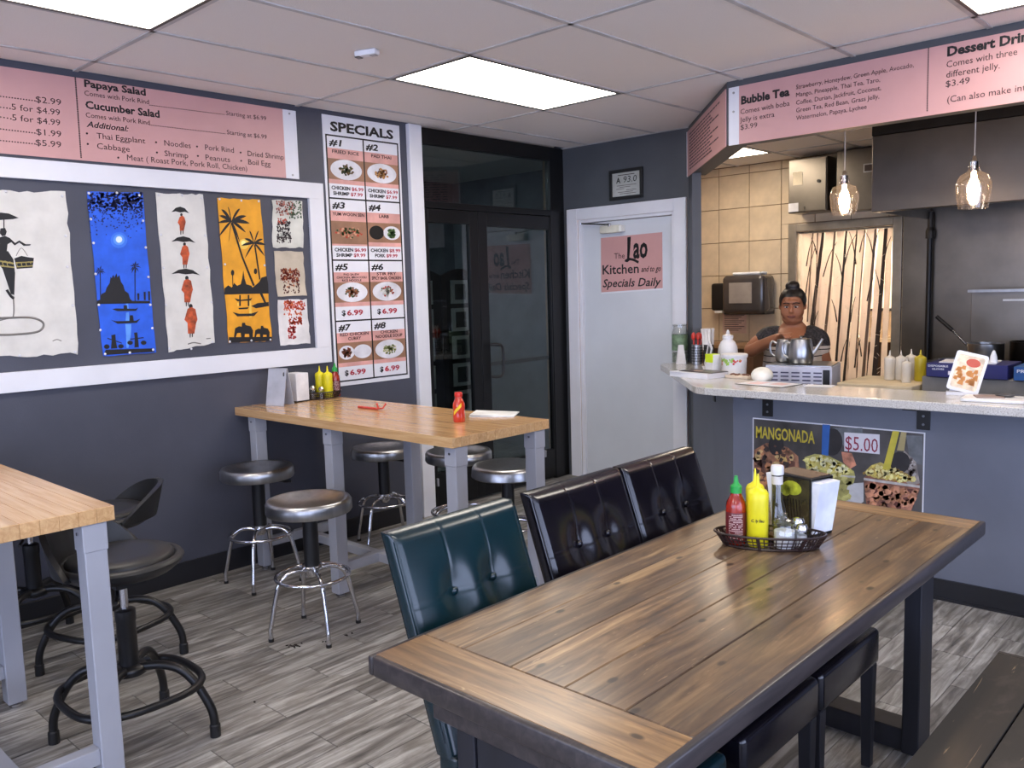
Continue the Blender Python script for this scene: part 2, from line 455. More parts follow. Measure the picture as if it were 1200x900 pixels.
cells.sort()
rest = MB(); first = True; ntile = 0
for vis, z, x, y in cells:
    if vis == 0 and ntile < 290:
        o = tile0 if first else tile0.copy()
        if not first: COL.objects.link(o)
        o.location = (x, y, 0); first = False; ntile += 1
    else: rest.box(x-TW/2+.0016, x+TW/2-.0016, y-TL/2+.0016, y+TL/2-.0016, -.0025, 0.0)
rest.build('floor_tile_field', M_tile, fl, kind='stuff')

# ---- left wall, storefront opening Y 3.815..5.34
wl = MB().box(XL-.12, XL, EXT_Y, 3.815, 0, ZC+.1).build('wall_left', M_wall); struct(wl)
wb = MB()
wb.box(XL-.12, -4.36, YB, YB+.12, 0, ZC+.1)
wb.box(-4.36, -3.274, YB, YB+.12, 2.142, ZC+.1)
wb.box(-3.274, -3.263, YB, YB+.12, 0, ZC+.1)
wbk = wb.build('wall_back', M_wallb); struct(wbk)
# diagonal wall: a post beside the opening, a low wall below it and the bulkhead above, then the same along the front
T1 = 0.122; PK = DA+(DB-DA)*T1
DC = DA+DD*((YP-DA.y)/DD.y)         # where the diagonal meets the low wall's plane
th = .12; BK = -DN*th
def quad(p, q, t=BK): return [(p.x, p.y), (q.x, q.y), (q.x+t.x, q.y+t.y), (p.x+t.x, p.y+t.y)]
SB = 2.285
pw = MB()
pw.zprism(quad(DA, PK, -DN*.062), 0, SB)
struct(pw.build('wall_diagonal', M_wallb))
pc = MB()
pin = (DC.x+.055, YP+th)
pc.zprism([(PK.x, PK.y), (DC.x, DC.y), (2.2, YP), (2.2, YP+th), pin, (PK.x+BK.x, PK.y+BK.y)], 0, .932)
struct(pc.build('wall_counter', M_wall2))
sf = MB()
sf.zprism([(DA.x, DA.y), (DB.x, DB.y), (2.2, YS), (2.2, YS+.12), (DB.x+.055, YS+.12), (DA.x+BK.x, DA.y+BK.y)], SB, ZC+.1)
struct(sf.build('wall_bulkhead', M_wallb))
# kitchen shell
KY = 7.45; KX = -4.62; DX0, DX1 = -3.46, -2.56
kb = MB().box(KX, -3.46, KY, KY+.1, 0, ZC+.1).box(-2.56, 2.2, KY, KY+.1, 0, ZC+.1).box(-3.46, -2.56, KY, KY+.1, 2.0, ZC+.1).build('wall_kitchen', pm('kitchen_tile_grout', (128, 102, 76), .8)); struct(kb)
kt = MB().box(-.1555, .1555, -.008, 0, -.154, .154, bev=.0015, seg=1).build('kitchen_tile', M_ktile, kb)
f1 = True
for i in range(0, 9):
    x = -4.212-.317*.5+.317*(i-1)+.317*.0
    for j in range(0, 8):
        z = 2.228+.157+.314*(1-j)
        if z > ZC+.05: continue
        if -3.46-.16 < x < -2.56+.16 and z < 2.0+.1: continue
        if x > -2.1 or x < KX: continue
        o = kt if f1 else kt.copy()
        if not f1: COL.objects.link(o)
        o.location = (x, KY-.0008, z); f1 = False
def cut_tile(x0, x1, z0, z1):
    if x1-x0 > .02 and z1-z0 > .02: MB().box(x0+.0015, x1-.0015, KY-.0088, KY-.0008, z0+.0015, z1-.0015, bev=.0015, seg=1).build('kitchen_tile', M_ktile, kb)
for i in range(0, 9):
    x = -4.212-.317*.5+.317*(i-1); x0, x1 = x-.157, x+.157
    if x > -2.1 or x < KX: continue
    for j in range(-1, 8):
        z = 2.228+.157+.314*(1-j); z0, z1 = z-.1555, z+.1555
        if z > ZC+.05: cut_tile(x0, x1, z0, ZC-.004); continue
        if z0 > ZC: continue
        if not (-3.46-.16 < x < -2.56+.16 and z < 2.0+.1): continue
        if z1 > 2.045 > z0: cut_tile(x0, x1, 2.045, z1); z1 = 2.045
        cut_tile(x0, min(x1, DX0-.048), z0, z1); cut_tile(max(x0, DX1+.048), x1, z0, z1)
struct(MB().box(KX-.1, KX, YB+.12, 9.3, 0, ZC+.1).build('wall_kitchen_side', pm('tan_paint', (176, 142, 108), .6)))
struct(MB().box(2.2, 2.3, 3.2, 9.3, 0, ZC+.1).box(2.2, 2.3, EXT_Y, -2.4, 0, ZC+.1).box(2.2, 2.3, -2.4, 3.2, 0, .30).box(2.2, 2.3, -2.4, 3.2, 2.35, ZC+.1).build('wall_right', M_wallb))
wf = MB()
for y in (-2.4, -.55, 1.3, 3.15): wf.box(2.21, 2.26, y, y+.05, .30, 2.35)
wf.box(2.21, 2.26, -2.4, 3.2, .30, .35).box(2.21, 2.26, -2.4, 3.2, 2.30, 2.35)
struct(wf.build('window_2', M_blackal))
struct(MB().box(KX, 2.2, 9.2, 9.3, 0, ZC+.1).build('wall_back_room', pm('cream_paint', (232, 222, 204), .7)))
# wall behind the photographer: mostly shop window
wr = MB().box(XL-.12, 2.3, EXT_Y-.1, EXT_Y, 0, .35).box(XL-.12, 2.3, EXT_Y-.1, EXT_Y, 2.35, ZC+.1).box(XL-.12, -3.6, EXT_Y-.1, EXT_Y, .35, 2.35).box(1.9, 2.3, EXT_Y-.1, EXT_Y, .35, 2.35).build('wall_front', M_wall); struct(wr)
wf = MB()
for x in (-3.6, -1.8, 0.05, 1.86): wf.box(x, x+.05, EXT_Y-.07, EXT_Y-.02, .35, 2.35)
wf.box(-3.6, 1.9, EXT_Y-.07, EXT_Y-.02, .35, .40).box(-3.6, 1.9, EXT_Y-.07, EXT_Y-.02, 2.30, 2.35)
struct(wf.build('window_1', M_blackal))
# baseboards
def bboard(name, boxes):
    b = MB()
    for x in boxes: b.box(*x, bev=.004, seg=1)
    struct(b.build(name, M_base))
bboard('baseboard_left', [(XL, XL+.012, EXT_Y, 3.70, 0, .118)])
bb = MB().zprism([(DA.x+.0+.02*DD.x, DA.y+.02*DD.y), (DC.x, DC.y), (2.2, YP), (2.2, YP-.012), (DC.x-.006, YP-.012), (DA.x+DN.x*.012+.02*DD.x, DA.y+DN.y*.012+.02*DD.y)], 0, .10)
bb.box(DC.x, 2.2, YP-.018, YP-.012, 0, .012)
struct(bb.build('baseboard_counter', M_base))

# ---- ceiling: slab, board panels in a t-bar grid
ce = MB().box(XL-.12, 2.3, EXT_Y-.1, YB, ZC+.03, ZC+.12).box(KX-.1, 2.3, YB, 9.3, ZC+.03, ZC+.12).build('ceiling', M_ceil); struct(ce)
GX = [-4.14+.605*k for k in range(-1, 11)]; GY = [2.89+1.22*k for k in range(-5, 6)]
xs = [x for x in GX if x > XL] ; xs = [XL]+xs
bars = MB()
def bar(x0, x1, y0, y1): bars.box(x0, x1, y0, y1, ZC-.0035, ZC+.003)
lamps = {(round(x, 2), round(y, 2)) for x, y in PANELS}
tcache = {}
def ceil_tile(x0, x1, y0, y1):
    g = .007
    key = (round(x1-x0, 3), round(y1-y0, 3))
    if key not in tcache:
        w, l = x1-x0, y1-y0
        me = MB().box(-w/2+g, w/2-g, -l/2+g, l/2-g, ZC+.0012, ZC+.016, bev=.003, seg=1).build('ceiling_panel', M_ceil, ce)
        tcache[key] = me; o = me
    else: o = tcache[key].copy(); COL.objects.link(o)
    o.location = ((x0+x1)/2, (y0+y1)/2, 0)
ex = xs+[2.2]
for i in range(len(ex)-1):
    x0, x1 = ex[i], ex[i+1]
    if x1-x0 < .05: continue
    ys_ = [EXT_Y]+[y for y in GY if EXT_Y+.05 < y < YB-.05]+[YB]
    for j in range(len(ys_)-1):
        y0, y1 = ys_[j], ys_[j+1]
        c = ((x0+x1)/2, (y0+y1)/2)
        if any(abs(c[0]-a) < .1 and abs(c[1]-b) < .1 for a, b in PANELS): continue
        ceil_tile(x0, x1, y0, y1)
kyy = [YB, 5.72, 6.94, KY]
kxs = [KX, -4.016, -3.411, -2.806, -2.2, -1.6, -1.0, -.4, 2.2]
for i in range(len(kxs)-1):
    for j in range(len(kyy)-1):
        if (i, j) in ((1, 1), (6, 1)): continue
        ceil_tile(kxs[i], kxs[i+1], kyy[j], kyy[j+1])
for x in xs[1:]: bar(x-.0115, x+.0115, EXT_Y, YB)
for y in [y for y in GY if EXT_Y < y < YB-.1]: bar(XL, 2.2, y-.0115, y+.0115)
for x in kxs[1:-1]: bar(x-.0115, x+.0115, YB, KY)
for y in kyy[:-1]: bar(KX, 2.2, y-.0115, y+.0115)
bars.build('ceiling_grid', M_tbar, ce)
def panel_light(x, y, label, m=None, w=.605, l=1.22, z=ZC, grp=None):
    t = thing('ceiling_light', label, 'ceiling light', (x, y, z), 0, grp)
    f = MB(); a, b = w/2-.010, l/2-.010; c = .016
    f.box(-a, a, -b, -b+c, -.005, .004).box(-a, a, b-c, b, -.005, .004).box(-a, -a+c, -b+c, b-c, -.005, .004).box(a-c, a, -b+c, b-c, -.005, .004)
    f.build('frame', M_black, t)
    MB().box(-a+c*.8, a-c*.8, -b+c*.8, b-c*.8, -.0015, .002).build('diffuser', m or M_diff, t)
LBL = ['lit white ceiling panel at the top left corner above the art wall', 'lit white ceiling panel in the middle of the ceiling before the dark glass door',
       'lit white ceiling panel at the top right corner above the pink drinks menu', 'lit white ceiling panel above the dining table', 'lit white ceiling panel behind the photographer', 'lit white ceiling panel behind the photographer on the right']
for (x, y), l in zip(PANELS, LBL): panel_light(x, y, l)
panel_light(-3.7135, 6.33, 'warm lit ceiling panel in the kitchen seen under the pink menu corner', M_kdiff)
panel_light(-.7, 6.33, 'added warm fill panel on the kitchen ceiling, unseen behind the hood', M_kdiff)  # second kitchen panel, out of view, added to brighten the kitchen
panel_light(-2.9, 8.3, 'bright warm ceiling panel in the back room behind the birch curtain', pm('back_room_diffuser', (250, 230, 200), .6, emit=((255, 243, 228), 42)))
# white post between the specials board and the storefront
struct(MB().box(XL, XL+.035, 3.705, 3.812, 0, ZC-.005, bev=.003).build('trim_1', M_white))

# ---- storefront in the left wall
sfx = thing('storefront', 'black aluminium glass storefront with a double door beside the white post', 'glass door', (XL-.03, 4.58, 0), pi/2)
def SB_(b, y0, y1, z0, z1, d0=.0, d1=.05): return b.box(y0-4.58, y1-4.58, d0, d1, z0, z1)
b = MB()
SB_(b, 3.815, 3.84, 0, ZC); SB_(b, 5.175, 5.34, 0, ZC); SB_(b, 3.84, 5.175, 2.513, ZC); SB_(b, 3.84, 5.175, 2.09, 2.135)
b.build('frame', M_blackal, sfx, bevel=.003)
b = MB(); SB_(b, 3.84, 5.172, 2.135, 2.513, .02, .026); b.build('transom_pane', M_glassp, sfx)
def leaf(y0, y1, zt, zb, name, stl, sr):
    b = MB(); SB_(b, y0, y0+stl, .012, 2.086, .004, .046); SB_(b, y1-sr, y1, .012, 2.086, .004, .046)
    SB_(b, y0+stl, y1-sr, .012, zb, .004, .046); SB_(b, y0+stl, y1-sr, zt, 2.086, .004, .046)
    d = b.build(name, M_blackal, sfx, bevel=.003)
    b = MB(); SB_(b, y0+stl, y1-sr, zb, zt, .022, .028); b.build('door_pane', M_glassp, d)
    return d
d1 = leaf(3.843, 4.372, 1.995, .26, 'door', .058, .085)
d2 = leaf(4.376, 5.172, 1.985, .24, 'door', .088, .012)
hp = onx(586, 440, XL); hz = [onx(590, 403, XL).z, onx(590, 440, XL).z]
b = MB(); yy = onx(578, 420, XL).y-4.58
b.tube([(yy, -.004, hz[0]), (yy+.03, -.055, hz[0]), (yy+.07, -.06, hz[0]-.03), (yy+.07, -.06, hz[1]+.03), (yy+.03, -.055, hz[1]), (yy, -.004, hz[1])], .011, 10, smooth=5)
b.build('handle', M_black, d2, smooth=True)
b = MB(); SB_(b, 4.47, 5.15, .965, .995, .03, .05); b.build('push_bar', M_blackal, d2)
b = MB()
for (px, py) in ((642, 532), (516, 566)):
    p = onx(px, py, XL); b.box(p.y-4.58-.008, p.y-4.58+.008, -.012, .004, p.z-.028, p.z+.028)
b.build('closer_tag', pm('small_grey_tag', (150, 152, 160), .5), sfx, bevel=.003)
# hall behind the glass
struct(MB().box(-6.6, -6.5, 3.3, 6.2, 0, ZC+.1).box(-6.6, XL-.12, 6.1, 6.2, 0, ZC+.1).box(-6.6, XL-.12, 3.25, 3.35, 0, ZC+.1).build('wall_hall', pm('hall_grey_paint', (120, 124, 128), .7)))
struct(MB().box(-6.6, XL-.12, 3.25, 6.2, ZC, ZC+.1).build('ceiling_hall', M_ceil))
panel_light(-5.9, 3.9, 'dim ceiling panel in the hall behind the dark glass', pm('hall_diffuser', (230, 235, 240), .6, emit=((225, 236, 250), 22)), .6, .6, ZC-.006)
# folding screen of dark frames holding photographs
fs = thing('folding_screen', 'black folding screen with white-bordered pictures behind the left glass door', 'folding screen', (-5.35, 4.47, 0), pi/2-.05)
Mfr = pm('white_picture_mat', (206, 206, 202), .7); Mph = pm('dark_photograph', (46, 50, 50), .5, var=(9, .5, (1, 1, 1))); Myel = pm('ochre_photograph', (196, 156, 66), .6)
for i in range(4):
    x0 = -.835+i*.40
    b = MB(); pts = [(x0, .05), (x0+.385, .05), (x0+.385, 1.66)]+[(x0+.385*(1-k/8), 1.66+.055*sin(pi*k/8)) for k in range(1, 8)]+[(x0, 1.66)]
    zig = .0
    b.prism(pts, -.012, .012); pn = b.build('screen_panel', M_black, fs)
    for j in range(6):
        zc = 1.52-.235*j
        q = MB().box(x0+.09, x0+.295, -.020, -.012, zc-.098, zc+.098).build('picture_mat', Mfr, pn)
        MB().box(x0+.135, x0+.25, -.023, -.020, zc-.066, zc+.066).build('photograph', Myel if (i+j) % 5 == 2 and j == 0 else Mph, pn) if True else None

# ---- white door in the back wall
dr = MB(); Y0 = YB
dr.box(-4.362, -4.262, Y0-.018, Y0, 0, 2.14).box(-3.376, -3.276, Y0-.018, Y0, 0, 2.14).box(-4.262, -3.376, Y0-.018, Y0, 2.052, 2.14)
dr.box(-4.262, -4.235, Y0, Y0+.10, 0, 2.052).box(-3.403, -3.376, Y0, Y0+.10, 0, 2.052).box(-4.235, -3.403, Y0, Y0+.10, 2.028, 2.052)
dr.box(-4.235, -4.20, Y0+.055, Y0+.10, 0, 2.028)
dfr = dr.build('trim_2', M_white, bevel=.003); struct(dfr)
dl = MB().box(-4.233, -3.405, Y0+.026, Y0+.066, .018, 2.024).build('door_1', M_door, bevel=.002); struct(dl)
struct(MB().box(-4.25, -3.38, Y0-.002, Y0+.10, 0, .010).build('trim_3', pm('oak_threshold', (120, 96, 60), .5)))
cl = thing('door_closer', 'cream door closer with silver arm at the top of the white door', 'door closer', (-3.9, Y0+.026, 1.96))
MB().box(-.13, .05, -.055, -.002, -.028, .028, bev=.006).build('body', pm('cream_closer', (214, 212, 196), .4), cl)
MB().box(.05, .075, -.05, -.004, -.022, .022).build('end_cap', pm('closer_cap', (236, 236, 226), .35), cl)
MB().tube([(-.04, -.045, .034), (-.30, -.06, .060)], .006, 8).tube([(-.30, -.06, .060), (-.33, -.018, .062)], .006, 8).cyl((-.04, -.045, .02), (-.04, -.045, .045), .012).build('arm', M_chrome, cl, smooth=True)

# ---- counter top on the low wall and on the diagonal
OFF = DN*.215
e0 = DA+DD*.02+DN*.215
ctp = [(-3.345, 5.14), (-3.316, 5.05)]
c1 = (-2.47, 4.07); c2 = (-2.35, 3.995)
poly = ctp+[c1, (-2.42, 4.022), c2, (2.19, 3.99), (2.19, 4.40), (-2.24, 4.40), (-2.33, 4.50), (PK.x-BK.x*0+BK.x*1.5+.0, PK.y+BK.y*1.5), (PK.x+BK.x*1.5, PK.y+BK.y*1.5)][:-1]
# around the post: the slab stops at the post's face
poly = [(-3.345, 5.16), (-3.316, 5.05), c1, (-2.42, 4.022), c2, (2.19, 3.99), (2.19, 4.40), (-2.24, 4.40), (-2.32, 4.50), (PK.x+BK.x*1.6+DD.x*.002, PK.y+BK.y*1.6+DD.y*.002), (PK.x+DD.x*.004, PK.y+DD.y*.004), (PK.x+DN.x*.003, PK.y+DN.y*.003), (DA.x+DN.x*.003+DD.x*.05, DA.y+DN.y*.003+DD.y*.05)]
ct = MB().zprism(poly, .9345, .975).build('countertop', M_stone, bevel=.006)
tag(ct, 'speckled light stone countertop running along the grey counter wall', 'countertop')
CT = .9755
def bracket(p, nrm, label, L=.17):
    rz = math.atan2(nrm.y, nrm.x)+pi/2
    t = thing('shelf_bracket', label, 'bracket', (p.x+nrm.x*.001, p.y+nrm.y*.001, .934), rz)
    MB().box(-.03, .03, -.007, 0, -.125, -.001).build('wall_plate', M_blackm, t, bevel=.002)
    MB().box(-.03, .03, -L, -.007, -.009, -.001).build('arm', M_blackm, t, bevel=.002)
    b = MB()
    for z in (-.06, -.10): b.cyl((0, -.007, z), (0, -.010, z), .006, n=10)
    b.build('screw_head', pm('grey_screw', (120, 122, 128), .4, .6), t)
n0 = Vector((0, -1, 0))
bracket(Vector((ony(900, 480, YP).x, YP, 0)), n0, 'black steel shelf bracket under the counter, left end above the MANGONADA poster', .21)
bracket(Vector((ony(1083, 480, YP).x, YP, 0)), n0, 'black steel shelf bracket under the counter above the right corner of the poster', .21)
pb = hitdiag(838, 480); bracket(Vector((pb.x, pb.y, 0)), DN, 'black steel shelf bracket on the diagonal wall left of the poster', .17)
pb = hitdiag(810, 445); bracket(DA+DD*.10, DN, 'black steel shelf bracket under the counter end beside the white door', .19)
# ================================================================== SIGNS AND PICTURES
def zc(ox, oy, s):
    return lambda pts: [(ox+x/s, oy+y/s) for x, y in pts]
def dots(h, p, q, n, r, mat, name='dotted_line', d=.003):
    b = MB(); p = h.q(*p); q = h.q(*q)
    for i in range(n):
        t = i/(n-1); x = p[0]+(q[0]-p[0])*t; z = p[1]+(q[1]-p[1])*t
        b.box(x-r, x+r, -d, -.0012, z-r, z+r)
    return b.build(name, mat, h.root)
def bullet(h, *pts):
    b = MB()
    for p in pts: u, v = h.q(*p); b.prism(circ(u, v, .005, 8), -.001, -.003)
    b.build('bullet', M_ink2, h.root)
# ---- long pink menu board, upper left
h = Hung(LEFT, 'menu_board', 'long pink menu board with Papaya Salad and Cucumber Salad above the art frame', 'menu sign', 200, 150, off=.007)
u0 = -1.9
q0 = h.q(0, 77); q1 = h.q(330, 128.6); q2 = h.q(331.5, 208.5); q3 = h.q(0, 180)
zt = (q0[1]+q1[1])/2; zb_ = (q2[1]+q3[1])/2; ur = q1[0]
h.flat([(u0, zb_), (ur, zb_), (ur, zt), (u0, zt)], -.004, .001, 'board', M_pink, px=False)
u2 = h.q(345.5, 130)[0]
h.flat([(ur, zb_), (u2, zb_), (u2, zt), (ur, zt)], -.004, .0012, 'white_end_strip', M_paper, px=False)
b = MB()
for z in (zt-.02, zb_+.02): b.cyl(((ur+u2)/2, -.001, z), ((ur+u2)/2, -.004, z), .006, n=10)
b.build('screw', M_steel, h.root)
P = dict(mat=M_ink2)
for t, x, y, xr, c in (('$2.99', 41.2, 120, 70.8, 7), ('5 for $4.99', 13, 128.8, 69.2, 7), ('5 for $4.99', 13.7, 141.3, 69.5, 7), ('$1.99', 41.8, 158, 71, 7), ('$5.99', 41.2, 170.5, 71, 7),
                       ('Comes with Pork Rind', 98.2, 112, 173, 5.6), ('Starting at $6.99', 264, 135, 310.7, 5), ('Comes with Pork Rind', 99.8, 137.6, 174, 5.6), ('Starting at $6.99', 265, 157.5, 311.3, 5),
                       ('Thai Eggplant', 112.5, 162.5, 169, 6.6), ('Cabbage', 113, 174.5, 151, 6.6), ('Noodles', 191.8, 170.8, 222.5, 6.4), ('Shrimp', 192, 183, 219.5, 6.4), ('Pork Rind', 239.5, 175.8, 273, 6.2),
                       ('Peanuts', 240, 187.6, 268.5, 6.2), ('Dried Shrimp', 289.3, 182.9, 331.3, 6), ('Boil Egg', 290, 192.8, 316, 6), ('Meat ( Roast Pork, Pork Roll, Chicken)', 148.2, 188, 288, 6.6)):
    h.text(t, (x, y), xr, c, M_ink2, d=.0025)
h.text('Papaya Salad', (98, 101.8), 169.3, 8, M_ink, bold=.032, d=.0025); h.text('Cucumber Salad', (99.5, 127), 185.5, 8.4, M_ink, bold=.032, d=.0025)
h.text('Additional:', (100.5, 148.8), 149.5, 6.6, M_ink, bold=.018, shear=.3, d=.0025)
bullet(h, (101, 156.7), (102, 169), (182, 167), (183, 179), (230, 172), (231, 183), (281, 179), (281.7, 188.7), (137.7, 185))
for p, q, n in (((0, 113.3), (40, 118.5), 13), ((0, 126), (11, 127.5), 4), ((0, 137.5), (12, 139.5), 4), ((0, 151.5), (40, 156.3), 13), ((0, 165), (40, 169), 13)): dots(h, p, q, n, .0026, M_ink2)
dots(h, (174.5, 123.5), (262, 134.6), 60, .0016, M_ink2); dots(h, (175, 146.8), (263, 157), 60, .0016, M_ink2)
dots(h, (87.4, 92), (94.2, 184.5), 44, .003, M_ink)
# earlier column of the menu, beyond the left edge of the picture
# ---- big white frame on the art wall
h = Hung(LEFT, 'art_frame', 'wide white frame on the slate wall around seven paintings', 'frame', 200, 300, off=0)
A0, A1 = h.q(375, 215.5), h.q(388, 423.3); I0, I1 = h.q(359.5, 232), h.q(370, 407)
ru, rtz, rbz = (A0[0]+A1[0])/2, h.q(375, 215.5)[1], h.q(0, 461)[1]
iu, itz, ibz = (I0[0]+I1[0])/2, h.q(0, 208)[1], h.q(0, 437)[1]
lu = -2.05; w_ = ru-iu
def fbar(p): return h.flat(p, 0.0005, .022, 'frame_board', M_white, px=False, bevel=.0015)
fbar([(lu, itz), (ru, itz), (ru, rtz), (lu, rtz)]); fbar([(lu, rbz), (ru, rbz), (ru, ibz), (lu, ibz)])
fbar([(iu, ibz), (ru, ibz), (ru, itz), (iu, itz)]); fbar([(lu, ibz), (lu+w_, ibz), (lu+w_, itz), (lu, itz)])
def torn(pts, n=7, amp=.006, seed=1):
    r = random.Random(seed); out = []
    for i in range(len(pts)):
        a, b = pts[i], pts[(i+1) % len(pts)]
        for k in range(n):
            t = k/n; out.append((a[0]+(b[0]-a[0])*t+r.uniform(-amp, amp), a[1]+(b[1]-a[1])*t+r.uniform(-amp, amp)))
    return out
GRP = None
def painting(label, cz, corners, mat, seed, n=9, amp=.0045):
    pts = cz(corners); cx = sum(p[0] for p in pts)/4; cy = sum(p[1] for p in pts)/4
    h = Hung(LEFT, 'painting', label, 'painting', cx, cy, off=.002)
    loc = [h.q(*p) for p in pts]
    h.flat(torn(loc, n, amp, seed), 0, .004, 'canvas', mat, px=False)
    return h
def pins(h, cz, pts):
    f = None
    for p in cz(pts):
        u, v = h.q(*p)
        if f is None: f = MB().ball((0, -.007, 0), .0065, .004, .0065, 8).build('push_pin', pm('clear_pin', (210, 210, 214), .25), h.root, smooth=True); o = f
        else: o = f.copy(); COL.objects.link(o)
        o.location = (u, 0, v)
Mcream = pm('cream_mulberry_paper', (212, 210, 203), .85, var=(9, .04, (1, 1, 1)), bump=(30, .5), kind='World')
Mblk = pm('black_paint', (20, 19, 22), .6)
Mblue = pm('blue_paint', (34, 92, 214), .6, var=(12, .07, (1, .2, 1)))
# lady
cz = zc(0, 210, 4.09)
h = painting('large cream painting of a woman in black with parasol and baskets, leftmost on the wall', cz, [(-330, 50), (312, 62), (372, 835), (-330, 870)], Mcream, 3, 16, .006)
def F(polys, mat, name='painted_mark', d=.0052):
    L = polys if isinstance(polys[0][0], (tuple, list)) else [polys]
    if len(L) > 30: return h.flat([cz(p) for p in L], .0038, d, name, mat)
    for k, p in enumerate(L): o = h.flat(cz(p), .0038, d+.00004*k, name, mat)
    return o
F([[(-70, 190), (-50, 172), (0, 160), (40, 165), (88, 186), (60, 192), (0, 196)], [(14, 192), (19, 192), (19, 240), (14, 240)],
   [(0, 236), (22, 234), (30, 252), (24, 270), (8, 274), (-4, 258)], [(-8, 280), (22, 272), (44, 282), (56, 300), (34, 312), (30, 345), (-14, 345), (-4, 310)],
   [(44, 282), (70, 306), (90, 294), (120, 312), (146, 312), (142, 318), (112, 320), (90, 304), (68, 318), (52, 302)]], Mblk, 'woman_figure')
F([[(-14, 345), (36, 345), (62, 385), (70, 450), (66, 555), (50, 550), (10, 430), (-30, 380)], [(66, 380), (100, 368), (132, 374), (160, 378), (154, 425), (78, 430)]], Mblk, 'skirt_and_basket')
Mgold = pm('gold_paint', (160, 146, 84), .5)
F([[(-10, 388), (62, 400), (64, 408), (-8, 396)], [(-2, 412), (66, 420), (66, 426), (0, 419)], [(72, 398), (156, 394), (156, 399), (73, 404)], [(76, 418), (154, 413), (154, 418), (77, 423)]], Mgold, 'gold_band', .0058)
b = MB()
for cx_, cy_ in ((0, 402), (22, 404), (44, 408), (90, 410), (112, 409), (134, 407)):
    u, v = h.q(*cz([(cx_, cy_)])[0]); b.tube([(u+.011*cos(a), -.0055, v+.011*sin(a)) for a in [k*.7 for k in range(7)]], .0016, 4)
b.build('gold_scroll', Mgold, h.root)
Mgreyink = pm('grey_brush_line', (128, 124, 118), .7)
b = MB()
def stroke(pts, r, mat, name='brush_line', sm=6, closed=False):
    b = MB(); b.tube([(h.q(*p)[0], -.0046, h.q(*p)[1]) for p in cz(pts)], r, 4, smooth=sm, closed=closed); return b.build(name, mat, h.root)
stroke([(62, 560), (62, 655), (30, 668), (-60, 690)], .003, Mgreyink); stroke([(-60, 668), (40, 664), (150, 664), (205, 690), (180, 730), (60, 744), (-60, 745)], .005, Mgreyink)
stroke([(30, 530), (50, 560), (64, 572)], .006, Mblk); stroke([(75, 368), (100, 330), (130, 368)], .0015, Mgreyink); stroke([(250, 776), (270, 768), (292, 775)], .002, Mgreyink)
pins(h, cz, [(25, 60), (295, 82), (312, 272), (320, 420), (345, 605), (358, 828), (92, 845)])
# blue
cz = zc(100, 215, 4.288)
h = painting('tall blue moonlit painting with a temple and boats', cz, [(6, 42), (285, 46), (352, 848), (88, 868)], Mblue, 5, 10, .002)
F([[(55, 606), (58, 588), (72, 584), (78, 556), (98, 546), (104, 524), (120, 500), (124, 470), (130, 476), (138, 458), (143, 474), (154, 452), (158, 472), (168, 460), (176, 494), (188, 512), (196, 540), (214, 552), (222, 580), (232, 590), (322, 590), (322, 602)]], Mblk, 'temple_silhouette')
def palm(cx_, cy_, r, seed, mat, n=9, w=.22):
    rr = random.Random(seed); ps = []
    for k in range(n):
        a = 2*pi*k/n+rr.uniform(-.15, .15); L = r*rr.uniform(.8, 1.1)
        tx, ty = cx_+L*cos(a), cy_+L*sin(a)+r*.25*abs(cos(a)); mx, my = cx_+L*.55*cos(a), cy_+L*.55*sin(a)-r*.05
        px_, py_ = -sin(a)*r*w*.5, cos(a)*r*w*.5
        ps.append([(cx_, cy_), (mx+px_, my+py_), (tx, ty), (mx-px_, my-py_)])
    F(ps, mat, 'palm_crown'); return ps
palm(246, 420, 30, 1, Mblk); palm(70, 440, 26, 2, Mblk)
F([[(244, 420), (249, 420), (249, 592), (245, 592)], [(70, 440), (74, 440), (76, 590), (72, 590)]], Mblk, 'palm_trunk')
F([[(132, 632), (150, 628), (250, 630), (262, 624), (252, 640), (160, 642)], [(126, 686), (150, 692), (250, 690), (272, 680), (256, 700), (160, 705)], [(190, 612), (206, 612), (208, 630), (190, 630)], [(222, 662), (236, 662), (240, 690), (218, 690)]], Mblk, 'boat')
F([[(100, 835), (340, 828), (344, 846), (90, 862)], [(128, 762), (148, 758), (150, 790), (158, 828), (126, 830), (130, 790)], [(242, 750), (258, 748), (262, 780), (266, 822), (244, 824), (246, 780)],
   circ(105, 820, 14, 10, 12), circ(176, 818, 14, 10, 11), circ(222, 800, 14, 10, 11), circ(290, 800, 14, 10, 11), [(108, 775), (180, 800), (180, 804), (108, 780)], [(222, 780), (290, 772), (290, 777), (222, 785)],
   [(258, 552), (268, 552), (268, 586), (260, 586)], [(290, 545), (300, 545), (300, 586), (292, 586)], [(312, 542), (322, 542), (322, 588), (314, 588)]], Mblk, 'figure_silhouette')
Mglow1 = pm('pale_blue_paint', (90, 150, 232), .6); Mglow2 = pm('moon_white_paint', (214, 228, 246), .6)
F([circ(166, 285, 42, 20, 40)], pm('mid_blue_paint', (56, 116, 224), .6), 'moon_halo', .0045); F([circ(166, 283, 28, 18, 27)], Mglow1, 'moon_halo', .0050); F([circ(166, 282, 16, 14, 16)], Mglow2, 'moon', .0056)
F([[(200, 600), (212, 600), (216, 640), (206, 640)], [(202, 650), (216, 646), (220, 690), (200, 690)], [(198, 706), (228, 706), (226, 760), (214, 826), (204, 826), (202, 760)]], Mglow1, 'moonlight_on_water', .0045)
rr = random.Random(4); sp = []
